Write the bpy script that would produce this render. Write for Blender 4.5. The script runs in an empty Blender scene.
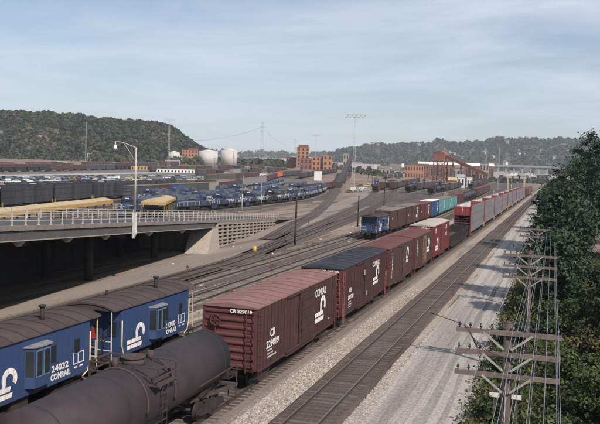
import bpy, math, random
import numpy as np
from mathutils import Vector, Matrix

RN = random.Random(11)
NP = np.random.default_rng(5)
scene = bpy.context.scene
COL = scene.collection
rad = math.radians

# ------------------------------------------------------------------ camera
CAM_H, F_PX, PITCH, YAW, ROLL = 11.70, 790.75, 0.05616, 0.31308, 0.03111
_c, _s, _cp, _sp = math.cos(YAW), math.sin(YAW), math.cos(PITCH), math.sin(PITCH)
_R0 = Vector((_c, _s, 0)); _F = Vector((-_s * _cp, _c * _cp, -_sp)); _U0 = Vector((-_s * _sp, _c * _sp, _cp))
_RV = _R0 * math.cos(ROLL) + _U0 * math.sin(ROLL)
_UV = -_R0 * math.sin(ROLL) + _U0 * math.cos(ROLL)
cam_data = bpy.data.cameras.new('camera')
cam = bpy.data.objects.new('camera', cam_data); COL.objects.link(cam)
m = Matrix.Identity(4)
for i in range(3):
    m[i][0] = _RV[i]; m[i][1] = _UV[i]; m[i][2] = -_F[i]
m[2][3] = CAM_H
cam.matrix_world = m
cam_data.sensor_width = 36.0
cam_data.lens = F_PX / 600 * 36
cam_data.shift_x = 1 / 600
cam_data.clip_start = 0.2
cam_data.clip_end = 20000
scene.camera = cam

# ------------------------------------------------------------------ light
SUN_EL, SUN_AZ = rad(42), rad(38)          # azimuth measured from +X towards -Y
sdir = Vector((math.cos(SUN_AZ) * math.cos(SUN_EL), -math.sin(SUN_AZ) * math.cos(SUN_EL), math.sin(SUN_EL)))
sun_d = bpy.data.lights.new('sun', 'SUN'); sun_d.energy = 5.0; sun_d.angle = rad(0.55); sun_d.color = (1.0, 0.92, 0.82)
sun = bpy.data.objects.new('sun', sun_d); COL.objects.link(sun)
sun.rotation_euler = (-sdir).to_track_quat('-Z', 'Y').to_euler()
sun.location = (60, -40, 90)

world = bpy.data.worlds.new('World'); scene.world = world; world.use_nodes = True
wn, wl = world.node_tree.nodes, world.node_tree.links
wn.clear()
w_out = wn.new('ShaderNodeOutputWorld'); w_bg = wn.new('ShaderNodeBackground')
sky = wn.new('ShaderNodeTexSky'); sky.sky_type = 'NISHITA'; sky.sun_disc = False
sky.sun_elevation = SUN_EL
sky.sun_rotation = math.atan2(sdir.x, sdir.y)
sky.altitude = 200; sky.air_density = 1.0; sky.dust_density = 1.0; sky.ozone_density = 1.6
w_bg.inputs['Strength'].default_value = 0.10
tc = wn.new('ShaderNodeTexCoord')
sep = wn.new('ShaderNodeSeparateXYZ'); wl.new(tc.outputs['Generated'], sep.inputs[0])
zz = wn.new('ShaderNodeMath'); zz.operation = 'MAXIMUM'; wl.new(sep.outputs[2], zz.inputs[0]); zz.inputs[1].default_value = 0.0
za = wn.new('ShaderNodeMath'); za.operation = 'ADD'; wl.new(zz.outputs[0], za.inputs[0]); za.inputs[1].default_value = 0.10
dx = wn.new('ShaderNodeMath'); dx.operation = 'DIVIDE'; wl.new(sep.outputs[0], dx.inputs[0]); wl.new(za.outputs[0], dx.inputs[1])
dy = wn.new('ShaderNodeMath'); dy.operation = 'DIVIDE'; wl.new(sep.outputs[1], dy.inputs[0]); wl.new(za.outputs[0], dy.inputs[1])
cb = wn.new('ShaderNodeCombineXYZ'); wl.new(dx.outputs[0], cb.inputs[0]); wl.new(dy.outputs[0], cb.inputs[1])
mp = wn.new('ShaderNodeMapping'); mp.inputs['Rotation'].default_value = (0, 0, 0.5); mp.inputs['Scale'].default_value = (0.42, 0.62, 1); mp.inputs['Location'].default_value = (3.1, 1.4, 0)
wl.new(cb.outputs[0], mp.inputs[0])
cn = wn.new('ShaderNodeTexNoise'); cn.inputs['Scale'].default_value = 1.5; cn.inputs['Detail'].default_value = 9; cn.inputs['Roughness'].default_value = 0.58; cn.inputs['Distortion'].default_value = 0.5
wl.new(mp.outputs[0], cn.inputs['Vector'])
cr = wn.new('ShaderNodeValToRGB'); cr.color_ramp.elements[0].position = 0.40; cr.color_ramp.elements[0].color = (0.17, 0.17, 0.17, 1)
cr.color_ramp.elements[1].position = 0.66; cr.color_ramp.elements[1].color = (0.92, 0.92, 0.92, 1)
wl.new(cn.outputs['Fac'], cr.inputs[0])
mx = wn.new('ShaderNodeMix'); mx.data_type = 'RGBA'
wl.new(cr.outputs[0], mx.inputs[0]); wl.new(sky.outputs[0], mx.inputs[6]); mx.inputs[7].default_value = (6.5, 7.2, 8.3, 1)
wl.new(mx.outputs[2], w_bg.inputs['Color']); wl.new(w_bg.outputs[0], w_out.inputs['Surface'])

scene.view_settings.view_transform = 'Standard'; scene.view_settings.look = 'None'
scene.view_settings.gamma = 1; scene.view_settings.exposure = 0.1
scene.render.engine = 'CYCLES'
scene.cycles.max_bounces = 6; scene.cycles.volume_bounces = 0
scene.cycles.transparent_max_bounces = 6

# ------------------------------------------------------------------ helpers
def sstep(a, b, x):
    t = min(1, max(0, (x - a) / (b - a))); return t * t * (3 - 2 * t)

def terrain(x, y):
    """height of the rail level: the yard is flat, the far left bank rises a little"""
    d = math.hypot(x, y)
    if d < 380: return 0.0
    fw = -x * _s + y * _c; rt = x * _c + y * _s
    if fw <= 0: return 0.0
    b = rt / fw
    return 13.0 * sstep(380, 1200, d) * (1 - sstep(-0.02, 0.19, b))

def ray(px, py):
    a, b = px - 299, py - 212
    cr_, sr_ = math.cos(ROLL), math.sin(ROLL)
    u = a * cr_ + b * sr_; v = -a * sr_ + b * cr_
    return (_R0 * (u / F_PX) - _U0 * (v / F_PX) + _F)

def at(px, py, z=0.0):
    """the point of the ground seen at a place of the photograph"""
    d = ray(px, py); t = 5.0
    while t < 3500:
        p = d * t
        if CAM_H + p.z <= terrain(p.x, p.y) + z: break
        t += max(0.3, t * 0.002)
    return Vector((p.x, p.y, terrain(p.x, p.y)))

def bearing(px, dist):
    d = ray(px, 165); h = math.hypot(d.x, d.y)
    x, y = d.x / h * dist, d.y / h * dist
    return Vector((x, y, terrain(x, y)))

def topz(px, py, p):
    """height of a point above place p that shows at image row py"""
    d = ray(px, py); return CAM_H + d.z * math.hypot(p.x, p.y) / math.hypot(d.x, d.y)

MATS = {}
def mat(name, col, rough=0.75, var=0.18, scale=2.0, streak=0.0, dirt=(0.05, 0.042, 0.038), rnd=0.0, metal=0.0, island=0.0, patch=0.0, patch_col=None, bump=0.0, spec=0.3, mapscale=(1, 1, 1)):
    if name in MATS: return MATS[name]
    M = bpy.data.materials.new(name); M.use_nodes = True; MATS[name] = M
    n, l = M.node_tree.nodes, M.node_tree.links
    b = n['Principled BSDF']; b.inputs['Roughness'].default_value = rough; b.inputs['Metallic'].default_value = metal
    b.inputs['Specular IOR Level'].default_value = spec
    t = n.new('ShaderNodeTexCoord'); mpn = n.new('ShaderNodeMapping'); mpn.inputs['Scale'].default_value = mapscale
    l.new(t.outputs['Object'], mpn.inputs[0])
    nz = n.new('ShaderNodeTexNoise'); nz.inputs['Scale'].default_value = scale; nz.inputs['Detail'].default_value = 6; nz.inputs['Roughness'].default_value = 0.65
    l.new(mpn.outputs[0], nz.inputs['Vector'])
    rp = n.new('ShaderNodeMapRange'); rp.inputs[1].default_value = 0.3; rp.inputs[2].default_value = 0.7
    rp.inputs[3].default_value = 1 - var; rp.inputs[4].default_value = 1 + var
    l.new(nz.outputs['Fac'], rp.inputs[0])
    sc = n.new('ShaderNodeVectorMath'); sc.operation = 'SCALE'; sc.inputs[0].default_value = col
    l.new(rp.outputs[0], sc.inputs['Scale'])
    cur = sc.outputs[0]
    def mixin(fac, c2, amt):
        mr = n.new('ShaderNodeMapRange'); mr.inputs[1].default_value = 0.45; mr.inputs[2].default_value = 0.7
        mr.inputs[3].default_value = 0; mr.inputs[4].default_value = amt
        l.new(fac, mr.inputs[0])
        mm = n.new('ShaderNodeMix'); mm.data_type = 'RGBA'
        l.new(mr.outputs[0], mm.inputs[0]); l.new(cur, mm.inputs[6]); mm.inputs[7].default_value = (*c2, 1)
        return mm.outputs[2]
    if streak:
        m2 = n.new('ShaderNodeMapping'); m2.inputs['Scale'].default_value = (2.2, 2.2, 0.16); l.new(t.outputs['Object'], m2.inputs[0])
        n2 = n.new('ShaderNodeTexNoise'); n2.inputs['Scale'].default_value = 2.4; n2.inputs['Detail'].default_value = 5; l.new(m2.outputs[0], n2.inputs['Vector'])
        cur = mixin(n2.outputs['Fac'], dirt, streak)
    if patch:
        n3 = n.new('ShaderNodeTexNoise'); n3.inputs['Scale'].default_value = scale * 0.23; n3.inputs['Detail'].default_value = 8; n3.inputs['Roughness'].default_value = 0.7
        l.new(mpn.outputs[0], n3.inputs['Vector'])
        cur = mixin(n3.outputs['Fac'], patch_col or dirt, patch)
    if rnd or island:
        if island:
            g = n.new('ShaderNodeNewGeometry'); o_ = g.outputs['Random Per Island']
        else:
            g = n.new('ShaderNodeObjectInfo'); o_ = g.outputs['Random']
        mr = n.new('ShaderNodeMapRange'); a_ = rnd or island; mr.inputs[3].default_value = 1 - a_; mr.inputs[4].default_value = 1 + a_
        l.new(o_, mr.inputs[0])
        s2 = n.new('ShaderNodeVectorMath'); s2.operation = 'SCALE'; l.new(cur, s2.inputs[0]); l.new(mr.outputs[0], s2.inputs['Scale']); cur = s2.outputs[0]
    l.new(cur, b.inputs['Base Color'])
    if bump:
        bp = n.new('ShaderNodeBump'); bp.inputs['Strength'].default_value = bump; bp.inputs['Distance'].default_value = 0.04
        l.new(nz.outputs['Fac'], bp.inputs['Height']); l.new(bp.outputs[0], b.inputs['Normal'])
    return M

class MB:
    """collects shapes and links them as one mesh object"""
    def __init__(s): s.v = []; s.f = []; s.m = []; s.sm = []
    def add(s, vs, fs, mi=0, smooth=False):
        k = len(s.v); s.v += [tuple(v) for v in vs]
        for f in fs: s.f.append([i + k for i in f]); s.m.append(mi); s.sm.append(smooth)
    def box(s, x0, x1, y0, y1, z0, z1, mi=0):
        s.add([(x0, y0, z0), (x1, y0, z0), (x1, y1, z0), (x0, y1, z0), (x0, y0, z1), (x1, y0, z1), (x1, y1, z1), (x0, y1, z1)],
              [(0, 3, 2, 1), (4, 5, 6, 7), (0, 1, 5, 4), (1, 2, 6, 5), (2, 3, 7, 6), (3, 0, 4, 7)], mi)
    def bar(s, p0, p1, w, h, mi=0, up=(0, 0, 1)):
        p0, p1 = Vector(p0), Vector(p1); d = (p1 - p0).normalized(); u = Vector(up)
        if abs(d.dot(u)) > 0.98: u = Vector((0, 1, 0))
        r = d.cross(u).normalized(); u = r.cross(d)
        vs = []
        for p in (p0, p1):
            for a, b in ((-1, -1), (1, -1), (1, 1), (-1, 1)): vs.append(p + r * (a * w / 2) + u * (b * h / 2))
        s.add(vs, [(3, 2, 1, 0), (4, 5, 6, 7), (0, 1, 5, 4), (1, 2, 6, 5), (2, 3, 7, 6), (3, 0, 4, 7)], mi)
    def cyl(s, p0, p1, r0, r1=None, n=10, mi=0, smooth=True):
        s.tube([p0, p1], [r0, r0 if r1 is None else r1], n, mi, smooth)
    def tube(s, pts, r, n=6, mi=0, smooth=True):
        pts = [Vector(p) for p in pts]; N = len(pts)
        rs = r if isinstance(r, (list, tuple)) else [r] * N
        k = len(s.v); prev = None
        for i, p in enumerate(pts):
            d = (pts[min(i + 1, N - 1)] - pts[max(i - 1, 0)]).normalized()
            if prev is None:
                u = Vector((0, 0, 1)) if abs(d.z) < 0.9 else Vector((1, 0, 0))
            else: u = prev
            a = d.cross(u).normalized(); b = a.cross(d).normalized(); prev = b
            for j in range(n):
                t = 2 * math.pi * j / n
                s.v.append(tuple(p + a * (math.cos(t) * rs[i]) + b * (math.sin(t) * rs[i])))
        for i in range(N - 1):
            for j in range(n):
                q = (j + 1) % n
                s.f.append([k + i * n + j, k + i * n + q, k + (i + 1) * n + q, k + (i + 1) * n + j]); s.m.append(mi); s.sm.append(smooth)
        s.f.append([k + j for j in reversed(range(n))]); s.m.append(mi); s.sm.append(False)
        s.f.append([k + (N - 1) * n + j for j in range(n)]); s.m.append(mi); s.sm.append(False)
    def prism(s, poly, axis, a0, a1, mi=0):
        """extrude a closed 2-D outline: axis x -> outline in (y,z); axis y -> outline in (x,z); axis z -> (x,y)"""
        n = len(poly)
        def P(q, a): return (a, q[0], q[1]) if axis == 'x' else ((q[0], a, q[1]) if axis == 'y' else (q[0], q[1], a))
        vs = [P(q, a0) for q in poly] + [P(q, a1) for q in poly]
        fs = [tuple(range(n)), tuple(reversed(range(n, 2 * n)))] + [(i, i + n, (i + 1) % n + n, (i + 1) % n) for i in range(n)]
        s.add(vs, fs, mi)
    def build(s, name, mats, parent=None, fix=True):
        me = bpy.data.meshes.new(name)
        me.from_pydata(s.v, [], s.f)
        if not isinstance(mats, (list, tuple)): mats = [mats]
        for q in mats: me.materials.append(q)
        me.polygons.foreach_set('material_index', s.m); me.polygons.foreach_set('use_smooth', s.sm)
        if fix:
            import bmesh
            b = bmesh.new(); b.from_mesh(me); bmesh.ops.recalc_face_normals(b, faces=b.faces); b.to_mesh(me); b.free()
        me.update()
        return link(name, me, parent)

def link(name, data, parent=None, loc=None, rz=None):
    o = bpy.data.objects.new(name, data); COL.objects.link(o)
    if parent is not None: o.parent = parent
    if loc is not None: o.location = loc
    if rz is not None: o.rotation_euler = (0, 0, rz)
    return o

def tag(o, label=None, cat=None, group=None, kind=None):
    if label: o['label'] = label
    if cat: o['category'] = cat
    if group: o['group'] = group
    if kind: o['kind'] = kind
    return o

def thing(name, label, cat, loc=(0, 0, 0), rz=0.0, group=None):
    o = link(name, None, None, loc, rz); o.empty_display_size = 0.5
    return tag(o, label, cat, group)

KIDS = {}
def dup(root, loc, rz, label=None, group=None):
    def cp(o, par):
        c = o.copy(); COL.objects.link(c)
        if par is not None: c.parent = par
        for ch in o.children: cp(ch, c)
        return c
    r = cp(root, None); r.location = loc; r.rotation_euler = (0, 0, rz)
    if label: r['label'] = label
    if group: r['group'] = group
    return r

PROTO = {}
def place(key, make, loc, rz, label, cat, group=None):
    """first of a kind is built, every later one is a copy with its parts"""
    if key in PROTO: r = dup(PROTO[key], loc, rz)
    else:
        r = make(); PROTO[key] = r; r.location = loc; r.rotation_euler = (0, 0, rz)
    for k in ('label', 'category', 'group'):
        if k in r: del r[k]
    return tag(r, label, cat, group)

def same(o, name, parent, loc, rz=0.0):
    """another piece with the same mesh"""
    c = bpy.data.objects.new(name, o.data); COL.objects.link(c); c.parent = parent; c.location = loc; c.rotation_euler = (0, 0, rz)
    return c

FLAT = {}
def place_flat(key, make, name, loc, rz, label, cat, group=None):
    """far rolling stock: too small to show its parts, so one mesh each, shared between look-alikes"""
    if key not in FLAT:
        r = make(); mb = MB(); mats = []
        def walk(o, M):
            M = M @ o.matrix_basis
            if o.data is not None:
                k = len(mb.v); mb.v += [tuple(M @ v.co) for v in o.data.vertices]
                idx = []
                for q in o.data.materials:
                    if q not in mats: mats.append(q)
                    idx.append(mats.index(q))
                for f in o.data.polygons: mb.f.append([i + k for i in f.vertices]); mb.m.append(idx[f.material_index] if idx else 0); mb.sm.append(f.use_smooth)
            for c in o.children: walk(c, M)
        walk(r, Matrix.Identity(4))
        dead = []
        def coll(o):
            dead.append(o)
            for c in o.children: coll(c)
        coll(r)
        for o in dead: bpy.data.objects.remove(o)
        o = mb.build(name, mats, None, fix=False); FLAT[key] = o.data
    else: o = link(name, FLAT[key])
    o.location = loc; o.rotation_euler = (0, 0, rz)
    return tag(o, label, cat, group)

TXT = {}
def text_mesh(body, size, bold=0.0):
    k = (body, size, bold)
    if k in TXT: return TXT[k]
    cu = bpy.data.curves.new('lettering', 'FONT'); cu.body = body; cu.size = size; cu.offset = bold; cu.resolution_u = 2
    cu.extrude = 0.004
    o = bpy.data.objects.new('lettering', cu); COL.objects.link(o)
    dg = bpy.context.evaluated_depsgraph_get()
    me = bpy.data.meshes.new_from_object(o.evaluated_get(dg))
    bpy.data.objects.remove(o); bpy.data.curves.remove(cu)
    TXT[k] = me; return me

def text(parent, body, size, face, pos, M, bold=0.012, width=None):
    """flat painted lettering; face '+x' reads towards +y, '-y' reads towards +x, '-x' towards -y, '+y' towards -x"""
    src = text_mesh(body, size, bold)
    me = src.copy(); me.name = 'lettering'; me.materials.clear(); me.materials.append(M)
    o = link('lettering', me, parent)
    rz = {'+x': math.pi / 2, '-y': 0, '-x': -math.pi / 2, '+y': math.pi}[face]
    o.rotation_euler = (math.pi / 2, 0, rz); o.location = pos
    if width:
        xs = [v.co.x for v in me.vertices]; w = max(xs) - min(xs)
        for v in me.vertices: v.co.x *= width / w
    return o

def poly_at(pts):
    """arc-length parametrised smooth path through plan points"""
    P = np.array(pts, float)
    if len(P) > 2:
        Q = []
        for i in range(len(P) - 1):
            p0, p1, p2, p3 = P[max(i - 1, 0)], P[i], P[i + 1], P[min(i + 2, len(P) - 1)]
            for t in np.linspace(0, 1, 8, endpoint=False):
                Q.append(0.5 * (2 * p1 + (p2 - p0) * t + (2 * p0 - 5 * p1 + 4 * p2 - p3) * t * t + (3 * p1 - p0 - 3 * p2 + p3) * t ** 3))
        Q.append(P[-1]); P = np.array(Q)
    L = np.concatenate([[0], np.cumsum(np.linalg.norm(np.diff(P, axis=0), axis=1))])
    def f(s):
        x = float(np.interp(s, L, P[:, 0])); y = float(np.interp(s, L, P[:, 1]))
        a = np.array([np.interp(s + 1.5, L, P[:, 0]) - np.interp(s - 1.5, L, P[:, 0]), np.interp(s + 1.5, L, P[:, 1]) - np.interp(s - 1.5, L, P[:, 1])])
        return x, y, math.atan2(a[1], a[0]) - math.pi / 2
    return f, float(L[-1])

def strip(name, pts, w, M, z, lab=None, steps=None, jag=0.0, thick=0.0, kind='structure'):
    """a ribbon of ground along a plan path, following the terrain"""
    f, L = poly_at(pts); N = steps or max(2, int(L / 6)); b = MB(); vs = []
    for i in range(N + 1):
        x, y, h = f(L * i / N); nx, ny = math.cos(h), math.sin(h)
        a = w / 2 + RN.uniform(-jag, jag); c = w / 2 + RN.uniform(-jag, jag)
        t = terrain(x, y)
        vs.append((x - nx * a, y - ny * a, t + z)); vs.append((x + nx * c, y + ny * c, t + z))
        if thick:
            vs.append((x - nx * (a + thick * 1.6), y - ny * (a + thick * 1.6), t + z - thick)); vs.append((x + nx * (c + thick * 1.6), y + ny * (c + thick * 1.6), t + z - thick))
    if not thick and w > 12:
        vs = []; K = int(w / 8) + 2; fs = []
        for i in range(N + 1):
            x, y, h = f(L * i / N); nx, ny = math.cos(h), math.sin(h)
            for j in range(K):
                q = (j / (K - 1) - .5) * w + (RN.uniform(-jag, jag) if j in (0, K - 1) else 0); X, Y = x + nx * q, y + ny * q
                vs.append((X, Y, terrain(X, Y) + z))
        for i in range(N):
            for j in range(K - 1): fs.append((i * K + j, i * K + j + 1, (i + 1) * K + j + 1, (i + 1) * K + j))
        b.add(vs, fs); o = b.build(name, M); tag(o, lab, None, None, kind); return o
    k = 4 if thick else 2; fs = []
    for i in range(N):
        fs.append((i * k, i * k + 1, (i + 1) * k + 1, (i + 1) * k))
        if thick:
            fs.append((i * k + 2, i * k, (i + 1) * k, (i + 1) * k + 2)); fs.append((i * k + 1, i * k + 3, (i + 1) * k + 3, (i + 1) * k + 1))
    b.add(vs, fs); o = b.build(name, M); tag(o, lab, None, None, kind); return o

# ------------------------------------------------------------------ ground materials
def ground_mat(name, base, alt, dark, scale_long=0.06, speck=0.35, speck_scale=7.0):
    """gravel: stretched dirt bands, soft patches, and a fine grain of stones"""
    M = bpy.data.materials.new(name); M.use_nodes = True
    n, l = M.node_tree.nodes, M.node_tree.links; b = n['Principled BSDF']; b.inputs['Roughness'].default_value = 0.95; b.inputs['Specular IOR Level'].default_value = 0.1
    t = n.new('ShaderNodeTexCoord')
    def noise(sc, scale, det=6, rough=0.62, rot=0.0):
        mp = n.new('ShaderNodeMapping'); mp.inputs['Scale'].default_value = sc; mp.inputs['Rotation'].default_value = (0, 0, rot); l.new(t.outputs['Object'], mp.inputs[0])
        z = n.new('ShaderNodeTexNoise'); z.inputs['Scale'].default_value = scale; z.inputs['Detail'].default_value = det; z.inputs['Roughness'].default_value = rough
        l.new(mp.outputs[0], z.inputs['Vector']); return z.outputs['Fac']
    def ramp(fac, a, c):
        r = n.new('ShaderNodeMapRange'); r.inputs[1].default_value = a; r.inputs[2].default_value = c; l.new(fac, r.inputs[0]); return r.outputs[0]
    def mix(f, a, c):
        mm = n.new('ShaderNodeMix'); mm.data_type = 'RGBA'; l.new(f, mm.inputs[0])
        if isinstance(a, tuple): mm.inputs[6].default_value = (*a, 1)
        else: l.new(a, mm.inputs[6])
        mm.inputs[7].default_value = (*c, 1); return mm.outputs[2]
    c1 = mix(ramp(noise((1, 0.12, 1), 0.22, rot=-0.08), 0.38, 0.62), base, alt)
    c2 = mix(ramp(noise((1, scale_long, 1), 0.55, 7, rot=-0.06), 0.52, 0.68), c1, dark)
    g = noise((1, 1, 1), speck_scale, 3, 0.8)
    r = n.new('ShaderNodeMapRange'); r.inputs[1].default_value = 0.3; r.inputs[2].default_value = 0.7; r.inputs[3].default_value = 1 - speck; r.inputs[4].default_value = 1 + speck
    l.new(g, r.inputs[0])
    s = n.new('ShaderNodeVectorMath'); s.operation = 'SCALE'; l.new(c2, s.inputs[0]); l.new(r.outputs[0], s.inputs['Scale'])
    l.new(s.outputs[0], b.inputs['Base Color'])
    bp = n.new('ShaderNodeBump'); bp.inputs['Strength'].default_value = 0.6; bp.inputs['Distance'].default_value = 0.06; l.new(g, bp.inputs['Height']); l.new(bp.outputs[0], b.inputs['Normal'])
    return M

G_YARD = ground_mat('yard dirt', (0.145, 0.110, 0.09), (0.275, 0.212, 0.167), (0.055, 0.044, 0.039))
G_GRAVEL = ground_mat('pale gravel', (0.33, 0.30, 0.277), (0.39, 0.355, 0.33), (0.22, 0.198, 0.182), 0.02, 0.36, 6.0)
G_TAN = ground_mat('tan gravel', (0.28, 0.232, 0.196), (0.34, 0.285, 0.24), (0.19, 0.152, 0.13), 0.1, 0.42, 5.0)
G_RUT = ground_mat('worn gravel rut', (0.25, 0.228, 0.213), (0.31, 0.285, 0.268), (0.17, 0.154, 0.143), 0.03, 0.4, 6.0)
G_BAL = ground_mat('oily ballast', (0.085, 0.068, 0.063), (0.115, 0.092, 0.083), (0.045, 0.038, 0.036), 0.05, 0.4, 6.0)
G_BAL2 = ground_mat('grey ballast', (0.15, 0.125, 0.112), (0.20, 0.165, 0.145), (0.07, 0.06, 0.057), 0.06, 0.4, 6.0)
G_ROAD = ground_mat('cinder road', (0.205, 0.17, 0.15), (0.26, 0.22, 0.19), (0.13, 0.11, 0.10), 0.015, 0.18, 4.0)
G_LOT = ground_mat('asphalt lot', (0.13, 0.12, 0.12), (0.17, 0.155, 0.15), (0.09, 0.085, 0.085), 0.3, 0.2)
G_PALE = ground_mat('concrete apron', (0.36, 0.33, 0.31), (0.42, 0.39, 0.36), (0.26, 0.24, 0.22), 0.2, 0.15)

# ------------------------------------------------------------------ ground sheet out to the horizon
b = MB(); rings = [0.5, 20, 50, 100, 180, 260, 330] + list(range(380, 1240, 40)) + [1300, 1500, 1900, 2500, 3400, 4700]
NA = 180; vs = []
for r in rings:
    for k in range(NA):
        a = 2 * math.pi * k / NA; x, y = r * math.cos(a), r * math.sin(a); vs.append((x, y, terrain(x, y) - 0.35))
fs = [tuple(range(NA))]
for i in range(len(rings) - 1):
    for k in range(NA):
        q = (k + 1) % NA; fs.append((i * NA + k, (i + 1) * NA + k, (i + 1) * NA + q, i * NA + q))
b.add(vs, fs); g = b.build('ground', G_YARD); tag(g, kind='structure')

# ------------------------------------------------------------------ haze
hz = MB(); hz.box(-4900, 4900, -4900, 4900, -1.6, 260); hz = hz.build('haze', [])
HM = bpy.data.materials.new('haze'); HM.use_nodes = True; HM.node_tree.nodes.clear()
_o = HM.node_tree.nodes.new('ShaderNodeOutputMaterial'); _v = HM.node_tree.nodes.new('ShaderNodeVolumePrincipled')
_v.inputs['Color'].default_value = (0.80, 0.88, 1.0, 1); _v.inputs['Density'].default_value = 0.00010; _v.inputs['Anisotropy'].default_value = 0.0
HM.node_tree.links.new(_v.outputs[0], _o.inputs['Volume']); hz.data.materials.append(HM); tag(hz, kind='stuff')

# ------------------------------------------------------------------ hills with woods
def leaf_mat(name, cols, trans=0.0):
    M = bpy.data.materials.new(name); M.use_nodes = True; n, l = M.node_tree.nodes, M.node_tree.links; b = n['Principled BSDF']
    b.inputs['Roughness'].default_value = 0.7; b.inputs['Specular IOR Level'].default_value = 0.15
    at_ = n.new('ShaderNodeAttribute'); at_.attribute_name = 'tint'
    r = n.new('ShaderNodeValToRGB'); e = r.color_ramp.elements
    while len(e) > 1: e.remove(e[-1])
    for i, c in enumerate(cols):
        q = e[0] if i == 0 else e.new(i / (len(cols) - 1)); q.position = i / (len(cols) - 1); q.color = (*c, 1)
    l.new(at_.outputs['Fac'], r.inputs[0]); l.new(r.outputs[0], b.inputs['Base Color'])
    return M

def quads(name, cen, nor, size, tint, M, parent=None, aspect=0.6):
    """many leaf-sized faces as one mesh: centres, normals, sizes, tint 0..1 each"""
    n = len(cen); up = NP.normal(size=(n, 3)); a = np.cross(nor, up); a /= np.linalg.norm(a, axis=1)[:, None] + 1e-9
    c = np.cross(nor, a); c /= np.linalg.norm(c, axis=1)[:, None] + 1e-9
    s = size[:, None]
    fold = nor * s * 0.12
    V = np.stack([cen - a * s - fold, cen - c * s * aspect, cen + a * s - fold, cen + c * s * aspect], 1).reshape(-1, 3)
    me = bpy.data.meshes.new(name); me.vertices.add(n * 4); me.vertices.foreach_set('co', V.astype(np.float32).ravel())
    me.loops.add(n * 4); me.loops.foreach_set('vertex_index', np.arange(n * 4, dtype=np.int32))
    me.polygons.add(n); me.polygons.foreach_set('loop_start', np.arange(0, n * 4, 4, dtype=np.int32)); me.polygons.foreach_set('loop_total', np.full(n, 4, np.int32))
    at_ = me.attributes.new('tint', 'FLOAT', 'FACE'); at_.data.foreach_set('value', np.clip(tint, 0, 1).astype(np.float32))
    me.materials.append(M); me.update(calc_edges=True)
    return link(name, me, parent)

L_HILL = leaf_mat('hill foliage', [(0.014, 0.024, 0.013), (0.026, 0.038, 0.018), (0.040, 0.048, 0.022), (0.055, 0.052, 0.027), (0.060, 0.058, 0.038), (0.11, 0.085, 0.045)])
L_FAR = leaf_mat('far foliage', [(0.03, 0.04, 0.024), (0.045, 0.052, 0.028), (0.06, 0.055, 0.03), (0.07, 0.055, 0.035)])
M_HILL = mat('hill ground', (0.085, 0.075, 0.046), var=0.3, scale=0.02, patch=0.4, patch_col=(0.13, 0.10, 0.065))

def hill(name, prof, dist, depth, base, rough, ntree, tsize, L, per=34, px_pad=0):
    """a ridge given as image outline (px, py) at a distance; the near slope rises from `base` metres in front"""
    xs = np.array([p[0] for p in prof], float); ys = np.array([p[1] for p in prof], float)
    NX, NY = 90, 16
    pxs = np.linspace(xs[0], xs[-1], NX); H = np.interp(pxs, xs, ys)
    V = np.zeros((NX, NY + 6, 3))
    for i, (px, py) in enumerate(zip(pxs, H)):
        top = bearing(px, dist); zt = topz(px, py, top)
        u = Vector((top.x, top.y, 0)).normalized()
        for j in range(NY + 6):
            t = j / NY
            p = u * (dist - depth * (1 - t))
            if t <= 1: z = base(px) + (zt - base(px)) * (math.sin(t * math.pi / 2) ** 1.15)
            else: z = zt - (zt * 0.5) * (t - 1) * 3
            wob = rough * math.sin(px * 0.21 + t * 5) * math.sin(t * math.pi) + rough * 0.6 * math.sin(px * 0.53 + t * 9 + 1) * math.sin(min(1, t) * math.pi)
            V[i, j] = (p.x, p.y, z + wob)
    mb = MB(); mb.add(V.reshape(-1, 3), [(i * (NY + 6) + j, (i + 1) * (NY + 6) + j, (i + 1) * (NY + 6) + j + 1, i * (NY + 6) + j + 1) for i in range(NX - 1) for j in range(NY + 5)], smooth=True)
    o = mb.build(name, M_HILL); tag(o, kind='structure')
    # woods on the slope: tufts of leaf faces
    fi = NP.uniform(0, NX - 1.001, ntree); fj = NP.uniform(0, NY + 1.5, ntree); i0 = fi.astype(int); j0 = fj.astype(int); a = (fi - i0)[:, None]; c = (fj - j0)[:, None]
    P = (V[i0, j0] * (1 - a) + V[i0 + 1, j0] * a) * (1 - c) + (V[i0, j0 + 1] * (1 - a) + V[i0 + 1, j0 + 1] * a) * c
    kp = (np.sin(P[:, 0] * .031 + 1) * np.sin(P[:, 1] * .027 + P[:, 2] * .05) + NP.normal(size=ntree) * .22) < .62; P = P[kp]; ntree = len(P)
    sz = NP.uniform(0.35, 1.0, ntree) ** 1.3 * 1.5 * tsize
    tt = NP.beta(1.6, 2.2, ntree) + 0.25 * np.sin(P[:, 0] * 0.03) * np.cos(P[:, 1] * 0.023)
    d = NP.normal(size=(ntree, per, 3)); d /= np.linalg.norm(d, axis=2)[:, :, None]; d[:, :, 2] = np.abs(d[:, :, 2]) * 1.0 - 0.15
    C = P[:, None, :] + d * sz[:, None, None] * np.array([0.55, 0.55, 0.75]) * NP.uniform(0.75, 1.05, (ntree, per, 1)) + np.array([0, 0, 0.3]) * sz[:, None, None]
    nn = d + NP.normal(size=d.shape) * 0.45; nn /= np.linalg.norm(nn, axis=2)[:, :, None]
    S = np.repeat(sz[:, None], per, 1) * NP.uniform(0.2, 0.36, (ntree, per))
    T = np.repeat(tt[:, None], per, 1) + NP.normal(size=(ntree, per)) * 0.06
    w = quads('hillside_woods', C.reshape(-1, 3), nn.reshape(-1, 3), S.ravel(), T.ravel(), L, None, 0.7)
    tag(w, kind='stuff'); return V

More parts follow.
